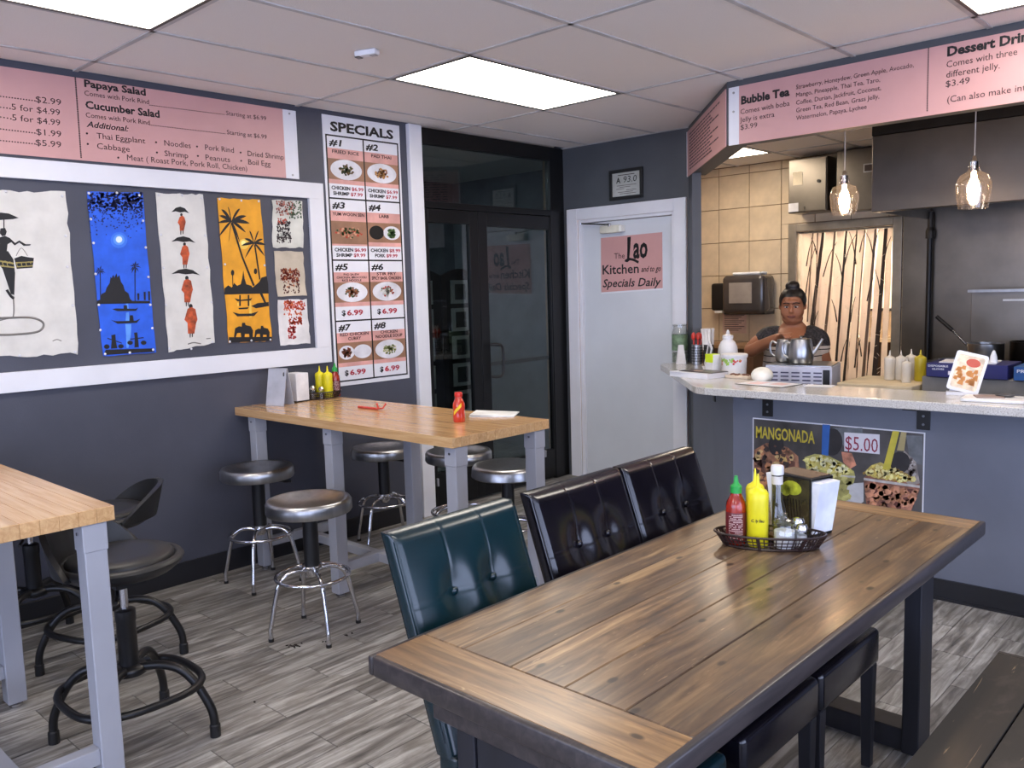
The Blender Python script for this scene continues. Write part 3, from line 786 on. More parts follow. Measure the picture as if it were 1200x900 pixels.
for k in range(520):
    x = rr.uniform(12, 284); y = 48+abs(rr.gauss(0, 85))
    if y > 300 or (x-166)**2+(y-284)**2 < 1900: continue
    s_ = rr.uniform(3, 7)*(1.3 if y < 140 else .8); sp.append([(x, y-s_), (x+s_, y), (x, y+s_*.8), (x-s_, y)])
F(sp, pm('navy_leaf_paint', (16, 26, 76), .6), 'leaf_speckle', .0046)['kind'] = 'stuff'
pins(h, cz, [(14, 50), (155, 48), (268, 60), (24, 180), (286, 188), (38, 300), (300, 322), (48, 455), (313, 470), (64, 610), (323, 610), (72, 737), (333, 727), (96, 857), (220, 850), (337, 835)])
# monks
cz = zc(175, 215, 4.388)
h = painting('tall cream painting of four orange-robed figures under black umbrellas', cz, [(32, 50), (276, 58), (337, 820), (98, 866)], Mcream, 8, 12, .004)
Mor = pm('orange_robe_paint', (168, 74, 40), .7, var=(30, .3, (1, 1, 1)))
for (ux, uy, uw, by, bw, bh) in ((156, 140, 46, 205, 22, 92), (172, 292, 62, 368, 26, 115), (184, 458, 74, 552, 32, 135), (212, 600, 0, 705, 36, 150)):
    if uw: F([[(ux-uw, uy+8), (ux-uw*.5, uy-14), (ux, uy-20), (ux+uw*.5, uy-12), (ux+uw, uy+14), (ux+uw*.5, uy+6), (ux, uy+10), (ux-uw*.5, uy+4)]], Mblk, 'umbrella')
    bx = ux+8 if uw else ux; yt = by-bh*.5; yb2 = by+bh*.5
    F([circ(bx-2, yt+2, bw*.28, 10, bw*.36), [(bx-8, yb2-14), (bx-2, yb2-14), (bx-3, yb2+12), (bx-7, yb2+12)], [(bx+4, yb2-14), (bx+9, yb2-14), (bx+8, yb2+10), (bx+4, yb2+10)]], Mblk, 'head_and_feet', .005)
    F([[(bx-bw*.5, yt+14), (bx+2, yt+6), (bx+bw*.6, yt+16), (bx+bw*.9, by-6), (bx+bw*.7, by+14), (bx+bw*.45, yb2-8), (bx-bw*.45, yb2-8), (bx-bw*.5, by+12), (bx-bw*.95, by-4)]], Mor, 'orange_robe', .0055)
stroke([(195, 826), (225, 818), (262, 824)], .003, Mgreyink); stroke([(290, 798), (312, 796)], .0025, Mgreyink)
pins(h, cz, [(45, 60), (166, 62), (266, 76), (57, 264), (283, 268), (70, 434), (294, 432), (82, 624), (316, 610), (100, 848), (212, 850), (322, 815)])
# yellow
cz = zc(245, 220, 4.615)
h = painting('tall yellow sunset painting with palms and elephants', cz, [(42, 55), (274, 66), (338, 828), (104, 838)], pm('yellow_paint', (226, 158, 36), .6, var=(8, .08, (1, 1, 1))), 9, 11, .003)
def bigpalm(cx_, cy_, L0, angs):
    ps = []
    for a, L in angs:
        a = R_(a); n = 6; top = []; bot = []
        for k in range(n+1):
            t = k/n; x = cx_+L*t*cos(a); y = cy_-L*t*sin(a)+L*.28*t*t
            w = L*.085*sin(pi*min(1, t*1.02))**.7+1
            top.append((x, y-w)); bot.append((x, y+w*1.3))
        ps.append(top+bot[::-1])
    F(ps, Mblk, 'palm_frond')
bigpalm(118, 182, 80, [(100, 110), (65, 108), (35, 96), (10, 98), (-25, 84), (-62, 96), (-100, 84), (-140, 88), (170, 72), (140, 84), (120, 108)])
bigpalm(240, 300, 70, [(105, 96), (75, 96), (40, 60), (8, 62), (-40, 72), (-80, 90), (-130, 76), (175, 66), (140, 66)])
F([[(114, 190), (124, 188), (180, 372), (244, 528), (234, 532), (172, 376)], [(240, 310), (248, 310), (275, 495), (268, 498)]], Mblk, 'palm_trunk')
F([[(80, 545), (100, 528), (120, 540), (132, 515), (148, 530), (168, 522), (176, 490), (182, 448), (189, 492), (198, 522), (225, 530), (232, 540), (268, 510), (280, 486), (308, 478), (316, 520), (318, 572), (80, 578)],
   circ(124, 460, 9, 10, 16), circ(248, 452, 9, 10, 16), [(122, 470), (126, 470), (126, 530), (123, 530)]], Mblk, 'skyline_silhouette')
F([[(134, 598), (170, 606), (220, 600), (230, 594), (222, 610), (150, 614)], [(124, 672), (160, 682), (226, 680), (264, 668), (240, 694), (150, 696)], [(225, 640), (260, 624), (318, 618), (320, 640), (250, 652)], [(265, 560), (280, 560), (305, 620), (295, 622)], [(155, 650), (210, 646), (206, 656), (160, 658)],
   [(160, 580), (168, 580), (168, 640), (160, 640)], [(206, 580), (214, 580), (214, 640), (206, 640)]], Mblk, 'boat')
def eleph(x, y, s): return [(x-.50*s, y-.06*s), (x-.44*s, y-.50*s), (x-.24*s, y-.60*s), (x-.1*s, y-.58*s), (x-.08*s, y-.78*s), (x+.06*s, y-.78*s), (x+.10*s, y-.66*s), (x+.36*s, y-.60*s), (x+.48*s, y-.38*s), (x+.46*s, y), (x+.30*s, y), (x+.28*s, y-.2*s), (x+.06*s, y-.2*s), (x+.04*s, y), (x-.12*s, y), (x-.16*s, y-.26*s), (x-.34*s, y-.24*s), (x-.42*s, y+.0*s)]
F([eleph(184, 812, 105), eleph(284, 812, 84)], Mblk, 'elephant_silhouette')
F([[(104, 808), (336, 806), (338, 828), (104, 838)]], Mblk, 'ground_band', .0048)
F([circ(185, 305, 26, 18, 28)], pm('pale_yellow_paint', (240, 196, 82), .6), 'sun_halo', .0044); F([circ(183, 300, 13, 14, 14)], pm('cream_sun_paint', (250, 232, 150), .6), 'sun', .005)
F([[(215, 612), (224, 612), (228, 700), (214, 700)], [(150, 622), (158, 622), (158, 640), (150, 640)]], pm('pale_yellow_paint', (240, 196, 82), .6), 'sun_glint', .0046)
pins(h, cz, [(52, 62), (170, 70), (264, 74), (82, 415), (296, 420), (108, 832), (225, 826), (328, 822)])
# small three
for (lbl, cor, bgc, marks) in (
    ('small ivory painting of a buffalo under leaves, top of three', [(340, 66), (500, 72), (508, 322), (342, 326)], (206, 206, 196),
     [((96, 32, 30), 360, 460, 70, 150, 26, 3), ((170, 100, 84), 360, 450, 70, 150, 20, 4), ((52, 78, 50), 430, 496, 75, 165, 26, 5), ((46, 40, 42), 365, 438, 180, 275, 60, 6), ((180, 84, 70), 366, 420, 165, 200, 10, 7), ((60, 50, 50), 360, 440, 268, 300, 16, 8)]),
    ('small tan painting of red-robed walkers, middle of three', [(348, 344), (504, 344), (524, 582), (368, 590)], (196, 184, 164),
     [((120, 34, 26), 384, 486, 440, 510, 70, 3), ((170, 96, 60), 396, 480, 430, 540, 20, 4), ((80, 40, 36), 400, 486, 510, 570, 18, 5)]),
    ('small white painting of orange foliage, bottom of three', [(368, 608), (524, 604), (544, 842), (384, 852)], (216, 214, 212),
     [((196, 62, 40), 405, 515, 612, 660, 50, 3), ((222, 110, 70), 400, 500, 612, 690, 30, 4), ((206, 70, 36), 430, 498, 700, 738, 36, 5), ((176, 44, 40), 425, 466, 750, 815, 28, 6)])):
    h = painting(lbl, cz, cor, pm('paper_%d' % bgc[0], bgc, .85, bump=(30, .4), kind='World'), bgc[0], 7, .004)
    for (c, xa, xb, ya, yb, n, sd) in marks:
        r_ = random.Random(sd); ps = []
        for k in range(int(n*2.2)):
            x = r_.uniform(xa, xb); y = r_.uniform(ya, yb); s_ = r_.uniform(2, 6); ps.append([(x-s_, y), (x, y-s_*1.4), (x+s_, y+s_*.3), (x, y+s_*1.2)])
        F(ps, pm('brush_%d_%d_%d' % c, c, .7), 'brush_marks', .0045+.0001*sd)['kind'] = 'stuff'

# ---- SPECIALS board
h = Hung(LEFT, 'specials_board', 'tall white SPECIALS price board with eight numbered dishes beside the white post', 'menu sign', 428, 295, off=.003)
cT = [h.q(375.5, 134), h.q(467, 147), h.q(479.5, 443), h.q(394, 453)]
bu0, bu1 = (cT[0][0]+cT[3][0])/2, (cT[1][0]+cT[2][0])/2; bv1, bv0 = (cT[0][1]+cT[1][1])/2, (cT[2][1]+cT[3][1])/2
h.flat([(bu0, bv0), (bu1, bv0), (bu1, bv1), (bu0, bv1)], -.003, .002, 'board', M_paper, px=False)
bw, bh = bu1-bu0, bv1-bv0
gx0, gx1 = bu0+bw*.035, bu1-bw*.035; gy1 = bv0+bh*.928; gy0 = bv0+bh*.018
hw = (gx1-gx0)/2; hh = (gy1-gy0)/4
def tl(t, u, v, w, cap, mat, bold=.0, shear=0.0, d=.0042): text_local(h.root, t, u, v, w, cap, mat, d, bold, shear)
tl('SPECIALS', bu0+bw*.09, bv0+bh*.945, bw*.82, bh*.032, M_ink, .035)
Mph2 = pm('photo_wood_table', (150, 112, 88), .5, var=(5, .15, (1, 1, 1))); Mplate = pm('photo_plate_white', (216, 216, 222), .4)
foods = [[(96, 74, 44), (140, 110, 60), (60, 70, 36)], [(150, 92, 46), (96, 54, 40), (180, 130, 70)], [(186, 70, 50), (206, 150, 120), (60, 80, 40)], [(70, 110, 56), (120, 150, 90), (60, 90, 50)],
         [(104, 66, 44), (60, 76, 44), (150, 90, 60)], [(176, 60, 44), (90, 100, 50), (216, 214, 206)], [(150, 66, 34), (120, 50, 30), (90, 60, 40)], [(150, 160, 110), (200, 190, 150), (110, 120, 70)]]
names = [['FRIED RICE'], ['PAD THAI'], ['YUM WOON SEN'], ['LARB'], ['PAD SA-EW', 'CHICKEN, BROCCOLI', 'RICE NOODLE'], ['STIR FRY', 'SPICY BASIL CHICKEN'], ['RED CHICKEN', 'CURRY'], ['CHICKEN', 'NOODLE SOUP']]
prices = [[('CHICKEN', '$6.99'), ('SHRIMP', '$7.99')], [('CHICKEN', '$6.99'), ('SHRIMP', '$7.99')], [('CHICKEN', '$6.99'), ('SHRIMP', '$9.99')], [('CHICKEN', '$8.99'), ('PORK', '$9.99')]]+[None]*4
lines = MB(); lw = .0045
for k in range(5): lines.box(gx0-lw, gx1+lw, -.0036, -.002, gy0+hh*k-lw, gy0+hh*k+lw)
for k in range(3): lines.box(gx0+hw*k-lw, gx0+hw*k+lw, -.0036, -.002, gy0, gy1)
lines.build('black_grid_line', M_ink, h.root)
for i in range(8):
    cx0 = gx0+hw*(i % 2)+lw; cy1 = gy1-hh*(i//2)-lw; w = hw-2*lw; H = hh-2*lw
    Y = lambda f: cy1-H*f
    h.flat([(cx0, Y(.77)), (cx0+w, Y(.77)), (cx0+w, Y(.19)), (cx0, Y(.19))], .0018, .0026, 'pink_band', pm('pink_print', (214, 160, 152), .45), px=False)
    tl('#%d' % (i+1), cx0+w*.05, Y(.15), w*.36, H*.10, M_ink, .03, .15)
    n = len(names[i]); y = .27 if n == 1 else .245
    for k, s_ in enumerate(names[i]):
        wd = min(.9, .075*len(s_)) if n < 3 else min(.86, .05*len(s_)); cp = .052 if n < 3 else .034
        tl(s_, cx0+w*(.5-wd/2), Y(y+k*(.075 if n < 3 else .05)), w*wd, H*cp, M_ink2, .02)
    pt, pb_ = (.36, .70) if i != 2 else (.36, .74)
    h.flat([(cx0+w*.0, Y(pb_)), (cx0+w, Y(pb_)), (cx0+w, Y(pt)), (cx0, Y(pt))], .0024, .0030, 'dish_photo', Mph2, px=False)
    pc_ = (cx0+w*.5, Y((pt+pb_)/2)); two = i in (3, 6)
    if i != 2:
        for (ox, rx) in (((0, .44),) if not two else ((-.24, .22), (.22, .26))):
            h.flat(circ(pc_[0]+w*ox, pc_[1], w*rx, 26, H*.168 if not two else H*.12), .0028, .0036, 'plate_print', M_black if (i == 3 and ox < 0) else Mplate, px=False)
    r_ = random.Random(i); 
    for c in foods[i]:
        ps = []
        for k in range(26):
            a = r_.uniform(0, 2*pi); q = r_.uniform(0, .9); rx = w*(.22 if i != 2 else .42); ox = w*(.22 if i == 3 else (-.24 if i == 6 else 0))
            if two: rx = w*.14
            s_ = w*.035; x = pc_[0]+ox+rx*q*cos(a); z = pc_[1]+H*.095*q*sin(a); ps.append([(x+s_*cos(t+a)*r_.uniform(.6, 1.3), z+s_*sin(t+a)*r_.uniform(.5, 1)) for t in (0, 1.2, 2.5, 3.6, 5)])
        h.flat(ps, .0034, .0040+.0002*foods[i].index(c), 'food_print', pm('food_%d_%d_%d' % c, c, .5), px=False, kind='stuff')
    if prices[i]:
        for k, (a, b_) in enumerate(prices[i]):
            wa = .50*len(a)/7+.02; yb = .865+k*.09
            x0 = cx0+w*(.06+(0 if len(a) == 7 else (.04 if len(a) == 6 else .12)))
            tl(a, x0, Y(yb), w*wa, H*.055, M_ink, .03); tl(b_, x0+w*(wa+.04), Y(yb), w*.34, H*.055, M_red, .02)
    else: tl('$', cx0+w*.17, Y(.92), w*.11, H*.085, M_ink, .03); tl('6.99', cx0+w*.32, Y(.92), w*.46, H*.085, M_red, .03)

# ---- pink drinks menu on the bulkhead: front board and diagonal board
h = Hung(SOFF, 'drinks_menu_board', 'pink Bubble Tea and Dessert Drinks menu on the bulkhead over the counter', 'menu sign', 1000, 100, off=.007)
a = h.q(867, 103); b_ = h.q(864, 171.2); e = h.q(854.5, 105.7); f = h.q(851, 173.3); ur = h.q(1200, 60)[0]+.9
vt, vb = h.q(1000, 74.5)[1], h.q(1000, 149.2)[1]
vt, vb = (a[1]+h.q(1200, 32)[1])/2, (b_[1]+h.q(1200, 117)[1])/2
h.flat([(a[0], vb), (ur, vb), (ur, vt), (a[0], vt)], -.004, .002, 'board', M_pink, px=False)
h.flat([(e[0]+.002, vb), (a[0], vb), (a[0], vt), (e[0]+.002, vt)], -.004, .0024, 'white_end_strip', M_paper, px=False)
b = MB()
for z in (vt-.03, vt-.13): b.cyl(((e[0]+a[0])/2, -.002, z), ((e[0]+a[0])/2, -.006, z), .006, n=10)
b.build('screw', M_steel, h.root)
for t, x, y, xr, c in (('Comes with boba', 868.9, 134.2, 926.3, 5.8), ('Jelly is extra', 868.2, 143.9, 908.5, 5.8), ('$3.99', 868.9, 152.6, 888.5, 5.8),
        ('Strawberry, Honeydew, Green Apple, Avocado,', 934, 105, 1071.2, 5), ('Mango, Pineapple, Thai Tea, Taro,', 934, 114.1, 1032, 5), ('Coffee, Durian, Jackfruit, Coconut,', 934, 123.2, 1033, 5),
        ('Green Tea, Red Bean, Grass Jelly,', 934, 132.2, 1031, 5), ('Watermelon, Papaya, Lychee', 934, 141.2, 1016.3, 5), ('Comes with three', 1110, 79.8, 1192.3, 7.4), ('different jelly.', 1109.7, 91.7, 1172, 7.4),
        ('$3.49', 1109, 102.6, 1137, 7.2), ('(Can also make into', 1110.8, 120.8, 1209, 7.4)):
    h.text(t, (x, y), xr, c, M_ink2, d=.0036)
h.text('Bubble Tea', (869.6, 122.6), 926.3, 8.8, M_ink, bold=.042, d=.0036); h.text('Dessert Drinks', (1110.8, 66.4), 1222, 10.4, M_ink, bold=.042, d=.0036)
dots(h, (1089, 57.5), (1087.3, 130), 36, .0026, M_ink, d=.0036)
h = Hung(DIAG, 'drinks_menu_board', 'dark pink menu board of small print on the diagonal bulkhead left of Bubble Tea', 'menu sign', 835, 155, off=.007)
rw = (DB-DA).length
du = -h.u0
h.flat([(du+.03, vb), (du+rw, vb), (du+rw, vt), (du+.03, vt)] if False else [(du+.02, vb+0), (du+rw-.003, vb), (du+rw-.003, vt), (du+.02, vt)], -.004, .002, 'board', M_pink, px=False).location.z = SOFF.uv(1000, 100)[1]-h.v0
bb_ = MB().box(du+.008, du+.02, -.004, .004, vb, vt).build('white_edge', M_paper, h.root); bb_.location.z = SOFF.uv(1000, 100)[1]-h.v0
b = MB(); r_ = random.Random(2); dz = SOFF.uv(1000, 100)[1]-h.v0
for k in range(12):
    z = vt+dz-.035-k*.021; x = du+.12
    while x < du+rw-.45+.25*(k % 3 == 0):
        w = r_.uniform(.03, .09); b.box(x, x+w, -.0032, -.002, z-.004, z+.004); x += w+.018
b.build('small_print', M_ink2, h.root, kind='stuff')

# ---- framed grade certificate
h = Hung(BACK, 'certificate', 'black framed certificate reading A 93.0 on the slate wall above the white door', 'certificate', 735, 216, off=.002)
fo = [h.q(715.6, 235.6), h.q(754.3, 231.2), h.q(754.2, 195.8), h.q(715.2, 200)]
x0, x1, z0, z1 = (fo[0][0]+fo[3][0])/2, (fo[1][0]+fo[2][0])/2, (fo[0][1]+fo[1][1])/2, (fo[2][1]+fo[3][1])/2
b = MB(); t_ = .024
for bx in ((x0, x1, z0, z0+t_), (x0, x1, z1-t_, z1), (x0, x0+t_, z0+t_, z1-t_), (x1-t_, x1, z0+t_, z1-t_)): b.box(bx[0], bx[1], -.018, 0, bx[2], bx[3])
b.build('frame', M_black, h.root, bevel=.002)
h.flat([(x0+t_, z0+t_), (x1-t_, z0+t_), (x1-t_, z1-t_), (x0+t_, z1-t_)], 0, .006, 'paper', pm('certificate_paper', (176, 178, 172), .6), px=False)
w = x1-x0; H = z1-z0
tl('A', x0+w*.20, z0+H*.56, w*.13, H*.17, M_ink, .03, 0, .0068); tl('93.0', x0+w*.42, z0+H*.56, w*.40, H*.20, M_ink, 0, .1, .0068)
b = MB()
for k, (a, c) in enumerate(((.22, .8), (.3, .62), (.2, .44), (.5, .8), (.24, .7), (.3, .8))): b.box(x0+w*a, x0+w*c, -.0070, -.006, z0+H*(.46-.055*k), z0+H*(.475-.055*k))
b.box(x0+w*.25, x0+w*.75, -.007, -.006, z0+H*.80, z0+H*.825)
b.build('small_print', M_ink2, h.root, kind='stuff')

# ---- pink sign on the white door
DOORP = Plane((0, YB+.026, 0), 0.0, lambda x, y: ony(x, y, YB+.026))
h = Hung(DOORP, 'door_sign', 'pink Lao Kitchen sign with black lettering stuck on the white door', 'sign', 740, 308, off=.001)
h.flat([(704.5, 279), (776.5, 272), (777.2, 339.5), (705.2, 344.5)], 0, .003, 'board', M_paper)
h.flat([(704.5, 279), (776.5, 272), (777, 337.6), (705, 342.6)], .0028, .0036, 'pink_face', M_pink)
cz = zc(640, 220, 6)
h.text('The', (720.3, 303.3), 732.7, 6.4, M_ink2, d=.0046)
h.flat(cz([(574, 349), (598, 344), (594, 420), (588, 492), (620, 498), (655, 516), (650, 533), (618, 516), (592, 510), (574, 524), (556, 520), (556, 508), (572, 498), (574, 430)]), .0034, .0048, 'lettering', M_ink)
h.text('ao', (742.5, 302.2), 759.5, 24, M_ink, d=.0048, bold=.03, shear=.1)
h.text('Kitchen', (706.7, 321.5), 749.2, 10.4, M_ink, d=.0048, bold=.016); h.text('and to go', (752, 318.6), 775, 6.4, M_ink2, d=.0048, bold=.02, shear=.35)
h.text('Specials Daily', (706.9, 336.6), 775.3, 9, M_ink, d=.0048, bold=.016, shear=.25)

# ---- MANGONADA poster on the counter wall
h = Hung(PONY, 'drink_poster', 'MANGONADA $5.00 poster of fruit drinks on the grey wall under the counter', 'poster', 980, 545, off=.001)
a = h.q(882.5, 488); c = h.q(1084.5, 508.5); zt = (a[1]+c[1])/2; zb = zt-.60; xa = a[0]; xb = c[0]
h.flat([(xa, zb), (xb, zb), (xb, zt), (xa, zt)], 0, .003, 'poster_board', M_paper, px=False)
m_ = .006
h.flat([(xa+m_, zb+m_), (xb-m_, zb+m_), (xb-m_, zt-m_), (xa+m_, zt-m_)], .0028, .0034, 'printed_face', pm('poster_dark', (74, 72, 72), .3, var=(4, .35, (1, 1, 1)), coat=.3), px=False)
cz = zc(780, 300, 2.857)
def G(polys, col, d, name='printed_shape', var=.15):
    for p in polys: h.flat(cz(p), .003, d, name, pm('poster_%d_%d_%d' % col, col, .4, var=(18, var, (1, 1, 1))))
G([[(560, 575), (660, 575), (660, 640), (600, 640)], [(806, 600), (860, 602), (862, 700), (820, 690)]], (104, 108, 112), .0037)
G([[(296, 650), (340, 625), (410, 640), (445, 670), (450, 720), (420, 800), (380, 860), (296, 860)]], (136, 98, 76), .0038, var=.4)
G([[(300, 700), (330, 690), (340, 760), (310, 860), (300, 860)], [(400, 668), (436, 690), (430, 740), (404, 730)]], (96, 66, 56), .0042, var=.4)
G([[(370, 670), (400, 660), (410, 690), (380, 700)]], (190, 160, 96), .0045)
G([[(466, 674), (500, 662), (545, 668), (590, 690), (632, 720), (636, 740), (616, 820), (606, 860), (520, 860), (500, 800), (478, 740)]], (164, 160, 96), .0038)
G([[(470, 680), (520, 664), (560, 684), (620, 712), (630, 726), (560, 726), (500, 710)]], (192, 184, 104), .0043)
G([[(590, 655), (625, 660), (640, 700), (620, 712), (596, 690)]], (164, 112, 90), .0046, var=.4)
G([[(664, 742), (700, 716), (850, 748), (852, 782), (820, 860), (676, 860)]], (128, 86, 70), .0038, var=.4)
G([[(664, 726), (690, 700), (720, 690), (760, 706), (800, 720), (846, 754), (780, 752), (700, 742)]], (184, 168, 90), .0043)
G([[(760, 790), (850, 782), (820, 856), (760, 850)]], (160, 112, 92), .0046, var=.3)
G([[(800, 650), (840, 690), (852, 760), (820, 770), (790, 740), (786, 690)]], (140, 132, 126), .0048, var=.3)
G([[(665, 742), (852, 768), (852, 776), (665, 750)], [(470, 726), (636, 736), (636, 742), (472, 733)]], (186, 184, 180), .0050)
G([[(612, 762), (664, 758), (664, 822), (606, 860), (600, 820)]], (190, 192, 196), .0044, var=.05)
def scatter(poly, cols, n, smin, smax, seed, d=.0054):
    r_ = random.Random(seed); xs_ = [p[0] for p in poly]; ys_ = [p[1] for p in poly]
    def inside(x, y):
        c = False; j = len(poly)-1
        for i in range(len(poly)):
            if (poly[i][1] > y) != (poly[j][1] > y) and x < (poly[j][0]-poly[i][0])*(y-poly[i][1])/(poly[j][1]-poly[i][1])+poly[i][0]: c = not c
            j = i
        return c
    for k_, col in enumerate(cols):
        ps = []
        for k in range(n*8):
            x = r_.uniform(min(xs_), max(xs_)); y = r_.uniform(min(ys_), max(ys_))
            if not inside(x, y): continue
            s_ = r_.uniform(smin, smax); a = r_.uniform(0, 6)
            ps.append([(x+s_*r_.uniform(.5, 1.2)*cos(a+t), y+s_*r_.uniform(.5, 1.1)*sin(a+t)) for t in (0, 1.1, 2.3, 3.4, 4.7)])
            if len(ps) >= n: break
        h.flat([cz(p) for p in ps], .003, d+.00005*k_, 'fruit_speckle', pm('poster_%d_%d_%d' % col, col, .4, var=(18, .2, (1, 1, 1))), kind='stuff')
scatter([(300, 655), (340, 630), (410, 645), (440, 675), (440, 740), (400, 800), (310, 840)], [(84, 58, 50), (176, 122, 86), (196, 168, 116), (60, 50, 48)], 34, 5, 15, 1)
scatter([(470, 680), (520, 664), (560, 680), (626, 722), (560, 740), (480, 724)], [(212, 206, 132), (172, 158, 70), (226, 220, 170)], 26, 5, 13, 2)
scatter([(486, 745), (628, 750), (604, 850), (520, 850)], [(184, 180, 112), (146, 142, 84)], 18, 6, 16, 3)
scatter([(664, 728), (700, 700), (760, 706), (846, 750), (780, 756)], [(206, 190, 96), (150, 122, 60), (222, 206, 140)], 30, 5, 12, 4)
scatter([(672, 765), (846, 785), (816, 850), (680, 850)], [(92, 54, 48), (168, 116, 84), (196, 140, 110)], 28, 6, 18, 5)
scatter([(790, 660), (836, 690), (846, 745), (800, 735)], [(176, 172, 168), (90, 80, 78)], 16, 4, 10, 6, .0051)
G([circ(372, 634, 26, 18, 34), circ(560, 622, 34, 18, 46), circ(786, 690, 34, 18, 36)], (42, 40, 42), .0052)
G([[(527, 563), (552, 565), (546, 668), (524, 664)]], (46, 96, 170), .0056, 'straw_print', .05)
G([[(762, 585), (784, 587), (752, 716), (728, 714)]], (196, 184, 66), .0056, 'straw_print', .05)
G([[(790, 588), (808, 590), (800, 652), (776, 650)]], (170, 156, 110), .0054, 'straw_print', .05)
G([[(600, 590), (718, 597), (718, 663), (600, 652)]], (214, 212, 220), .0058, 'price_card', .02)
h.text('MANGONADA', (886.6, 512.4), 955.5, 13, pm('olive_yellow_ink', (192, 176, 62), .4), d=.0058, bold=.02)
h.text('$5.00', (991.2, 526.2), 1029.4, 15.6, pm('wine_red_ink', (136, 34, 62), .4), d=.0062, bold=.0)
# ================================================================== FURNITURE
# ---- tall butcher-block tables: local origin at the table's centre on the floor
def tall_table(label, y):
    t = thing('tall_table', label, 'table', (-3.4825, y, 0), 0, 'tall butcher-block tables by the art wall')
    L, Wd = .8925, .31
    n = 12; w = 2*Wd/n; s0 = None
    for k in range(n):
        if s0 is None:
            b = MB().box(-L+.001, L, -w/2+.0002, w/2-.0002, .870, .914, bev=.0012, seg=1); s0 = b.build('stave', M_butcher, t); o = s0
        else: o = s0.copy(); COL.objects.link(o)
        o.location = (0, -Wd+w*(k+.5), 0)
    for x in (-.755, -.045, .85):
        for sy in (-1, 1):
            yc = sy*(Wd-.058)
            b = MB().box(x-.033, x+.033, yc-.033, yc+.033, .022, .80, bev=.003, seg=1)
            lg = b.build('leg', M_leg, t)
            MB().box(x-.0355, x+.0355, yc-.0355, yc+.0355, .785, .869, bev=.002, seg=1).build('leg_sleeve', M_leg, lg)
            MB().lathe([(.022, 0), (.024, .004), (.024, .012), (.014, .022)], (x, yc, 0), 14).build('levelling_foot', M_chrome, lg, smooth=True)
            MB().cyl((x, yc-.036, .84), (x, yc-.040, .84), .006, n=6).build('bolt', M_chrome, lg)
        MB().box(x-.022, x+.022, -(Wd-.091), Wd-.091, .125, .175, bev=.002, seg=1).build('cross_rail', M_leg, t)
    MB().box(-.733, -.067, -.022, .022, .127, .173, bev=.002, seg=1).box(-.023, .828, -.022, .022, .127, .173, bev=.002, seg=1).build('stretcher', M_leg, t)
    return t
tall_table('tall butcher-block table before the SPECIALS board, ringed by chrome stools', 2.69)
tall_table('tall butcher-block table at the left edge beside the black stools', .69)

# ---- chrome stools with dished steel seats
def chrome_stool(label, x, y, rot, zs=.62, grp='chrome stools around the tall table', shape=0):
    t = thing('chrome_stool', label, 'stool', (x, y, 0), R_(rot), grp)
    r = .19
    if shape == 0: pr_ = [(0.0, -.034), (.08, -.032), (.13, -.020), (.160, -.003), (.172, .003), (.182, .001), (r, -.012), (r+.001, -.05), (r-.004, -.058), (r-.012, -.056), (r-.02, -.046), (0, -.046)]
    else: pr_ = [(0.0, -.004), (.12, -.002), (.165, 0), (.182, -.006), (r, -.02), (r+.004, -.06), (r-.004, -.066), (r-.02, -.05), (0, -.05)]
    MB().lathe([(a, b+zs) for a, b in pr_], n=48, cap=False).build('seat', M_steel, t, smooth=50)
    MB().lathe([(.034, .30), (.034, zs-.075), (.07, zs-.07), (.07, zs-.047)], n=24).build('column', M_black, t, smooth=True)
    MB().tube([(.05, .0, zs-.075), (.10, .02, zs-.085), (.16, .03, zs-.09)], .005, 8).tube([(.13, .026, zs-.088), (.17, .032, zs-.09)], .009, 8).build('lift_lever', M_black, t, smooth=True)
    MB().lathe([(.0, .262), (.02, .262), (.03, .275), (.03, .295), (.046, .305), (.046, .318), (.034, .32), (0, .32)], n=20, cap=False).build('hub', M_chrome, t, smooth=True)
    MB().tube([(.163*cos(a), .163*sin(a), .268) for a in [2*pi*k/40 for k in range(40)]], .0085, 8, closed=True).build('foot_ring', M_chrome, t, smooth=60)
    l0 = None
    for k in range(4):
        if l0 is None:
            b = MB().tube([(.025, 0, .292), (.07, 0, .298), (.115, 0, .288), (.150, 0, .255), (.168, 0, .20), (.196, 0, .075), (.201, 0, .05), (.201, 0, .012)], .0105, 10, smooth=4)
            l0 = b.build('leg', M_chrome, t, smooth=60); o = l0
            ft = MB().lathe([(.0125, 0), (.0125, .014)], (.201, 0, 0), 12).build('rubber_foot', M_black, l0)
        else:
            o = l0.copy(); COL.objects.link(o); f = ft.copy(); COL.objects.link(f); f.parent = o
        o.rotation_euler = (0, 0, pi/2*k)
    return t
chrome_stool('chrome stool with dished seat in front, nearest of the chrome stools', -3.235, 2.09, 72)
chrome_stool('chrome stool with dished seat near the blue wall, left of the tall table', -4.04, 2.305, 45, .63)
chrome_stool('chrome stool behind the tall table close to the wall under the SPECIALS board', -4.06, 3.06+.10, 20, .605)
chrome_stool('chrome stool behind the tall table beside the white post', -3.52, 3.28, 65, .62)
chrome_stool('flat-topped steel stool behind the right end of the tall table', -3.10, 3.12+.12, 30, .60, shape=1)

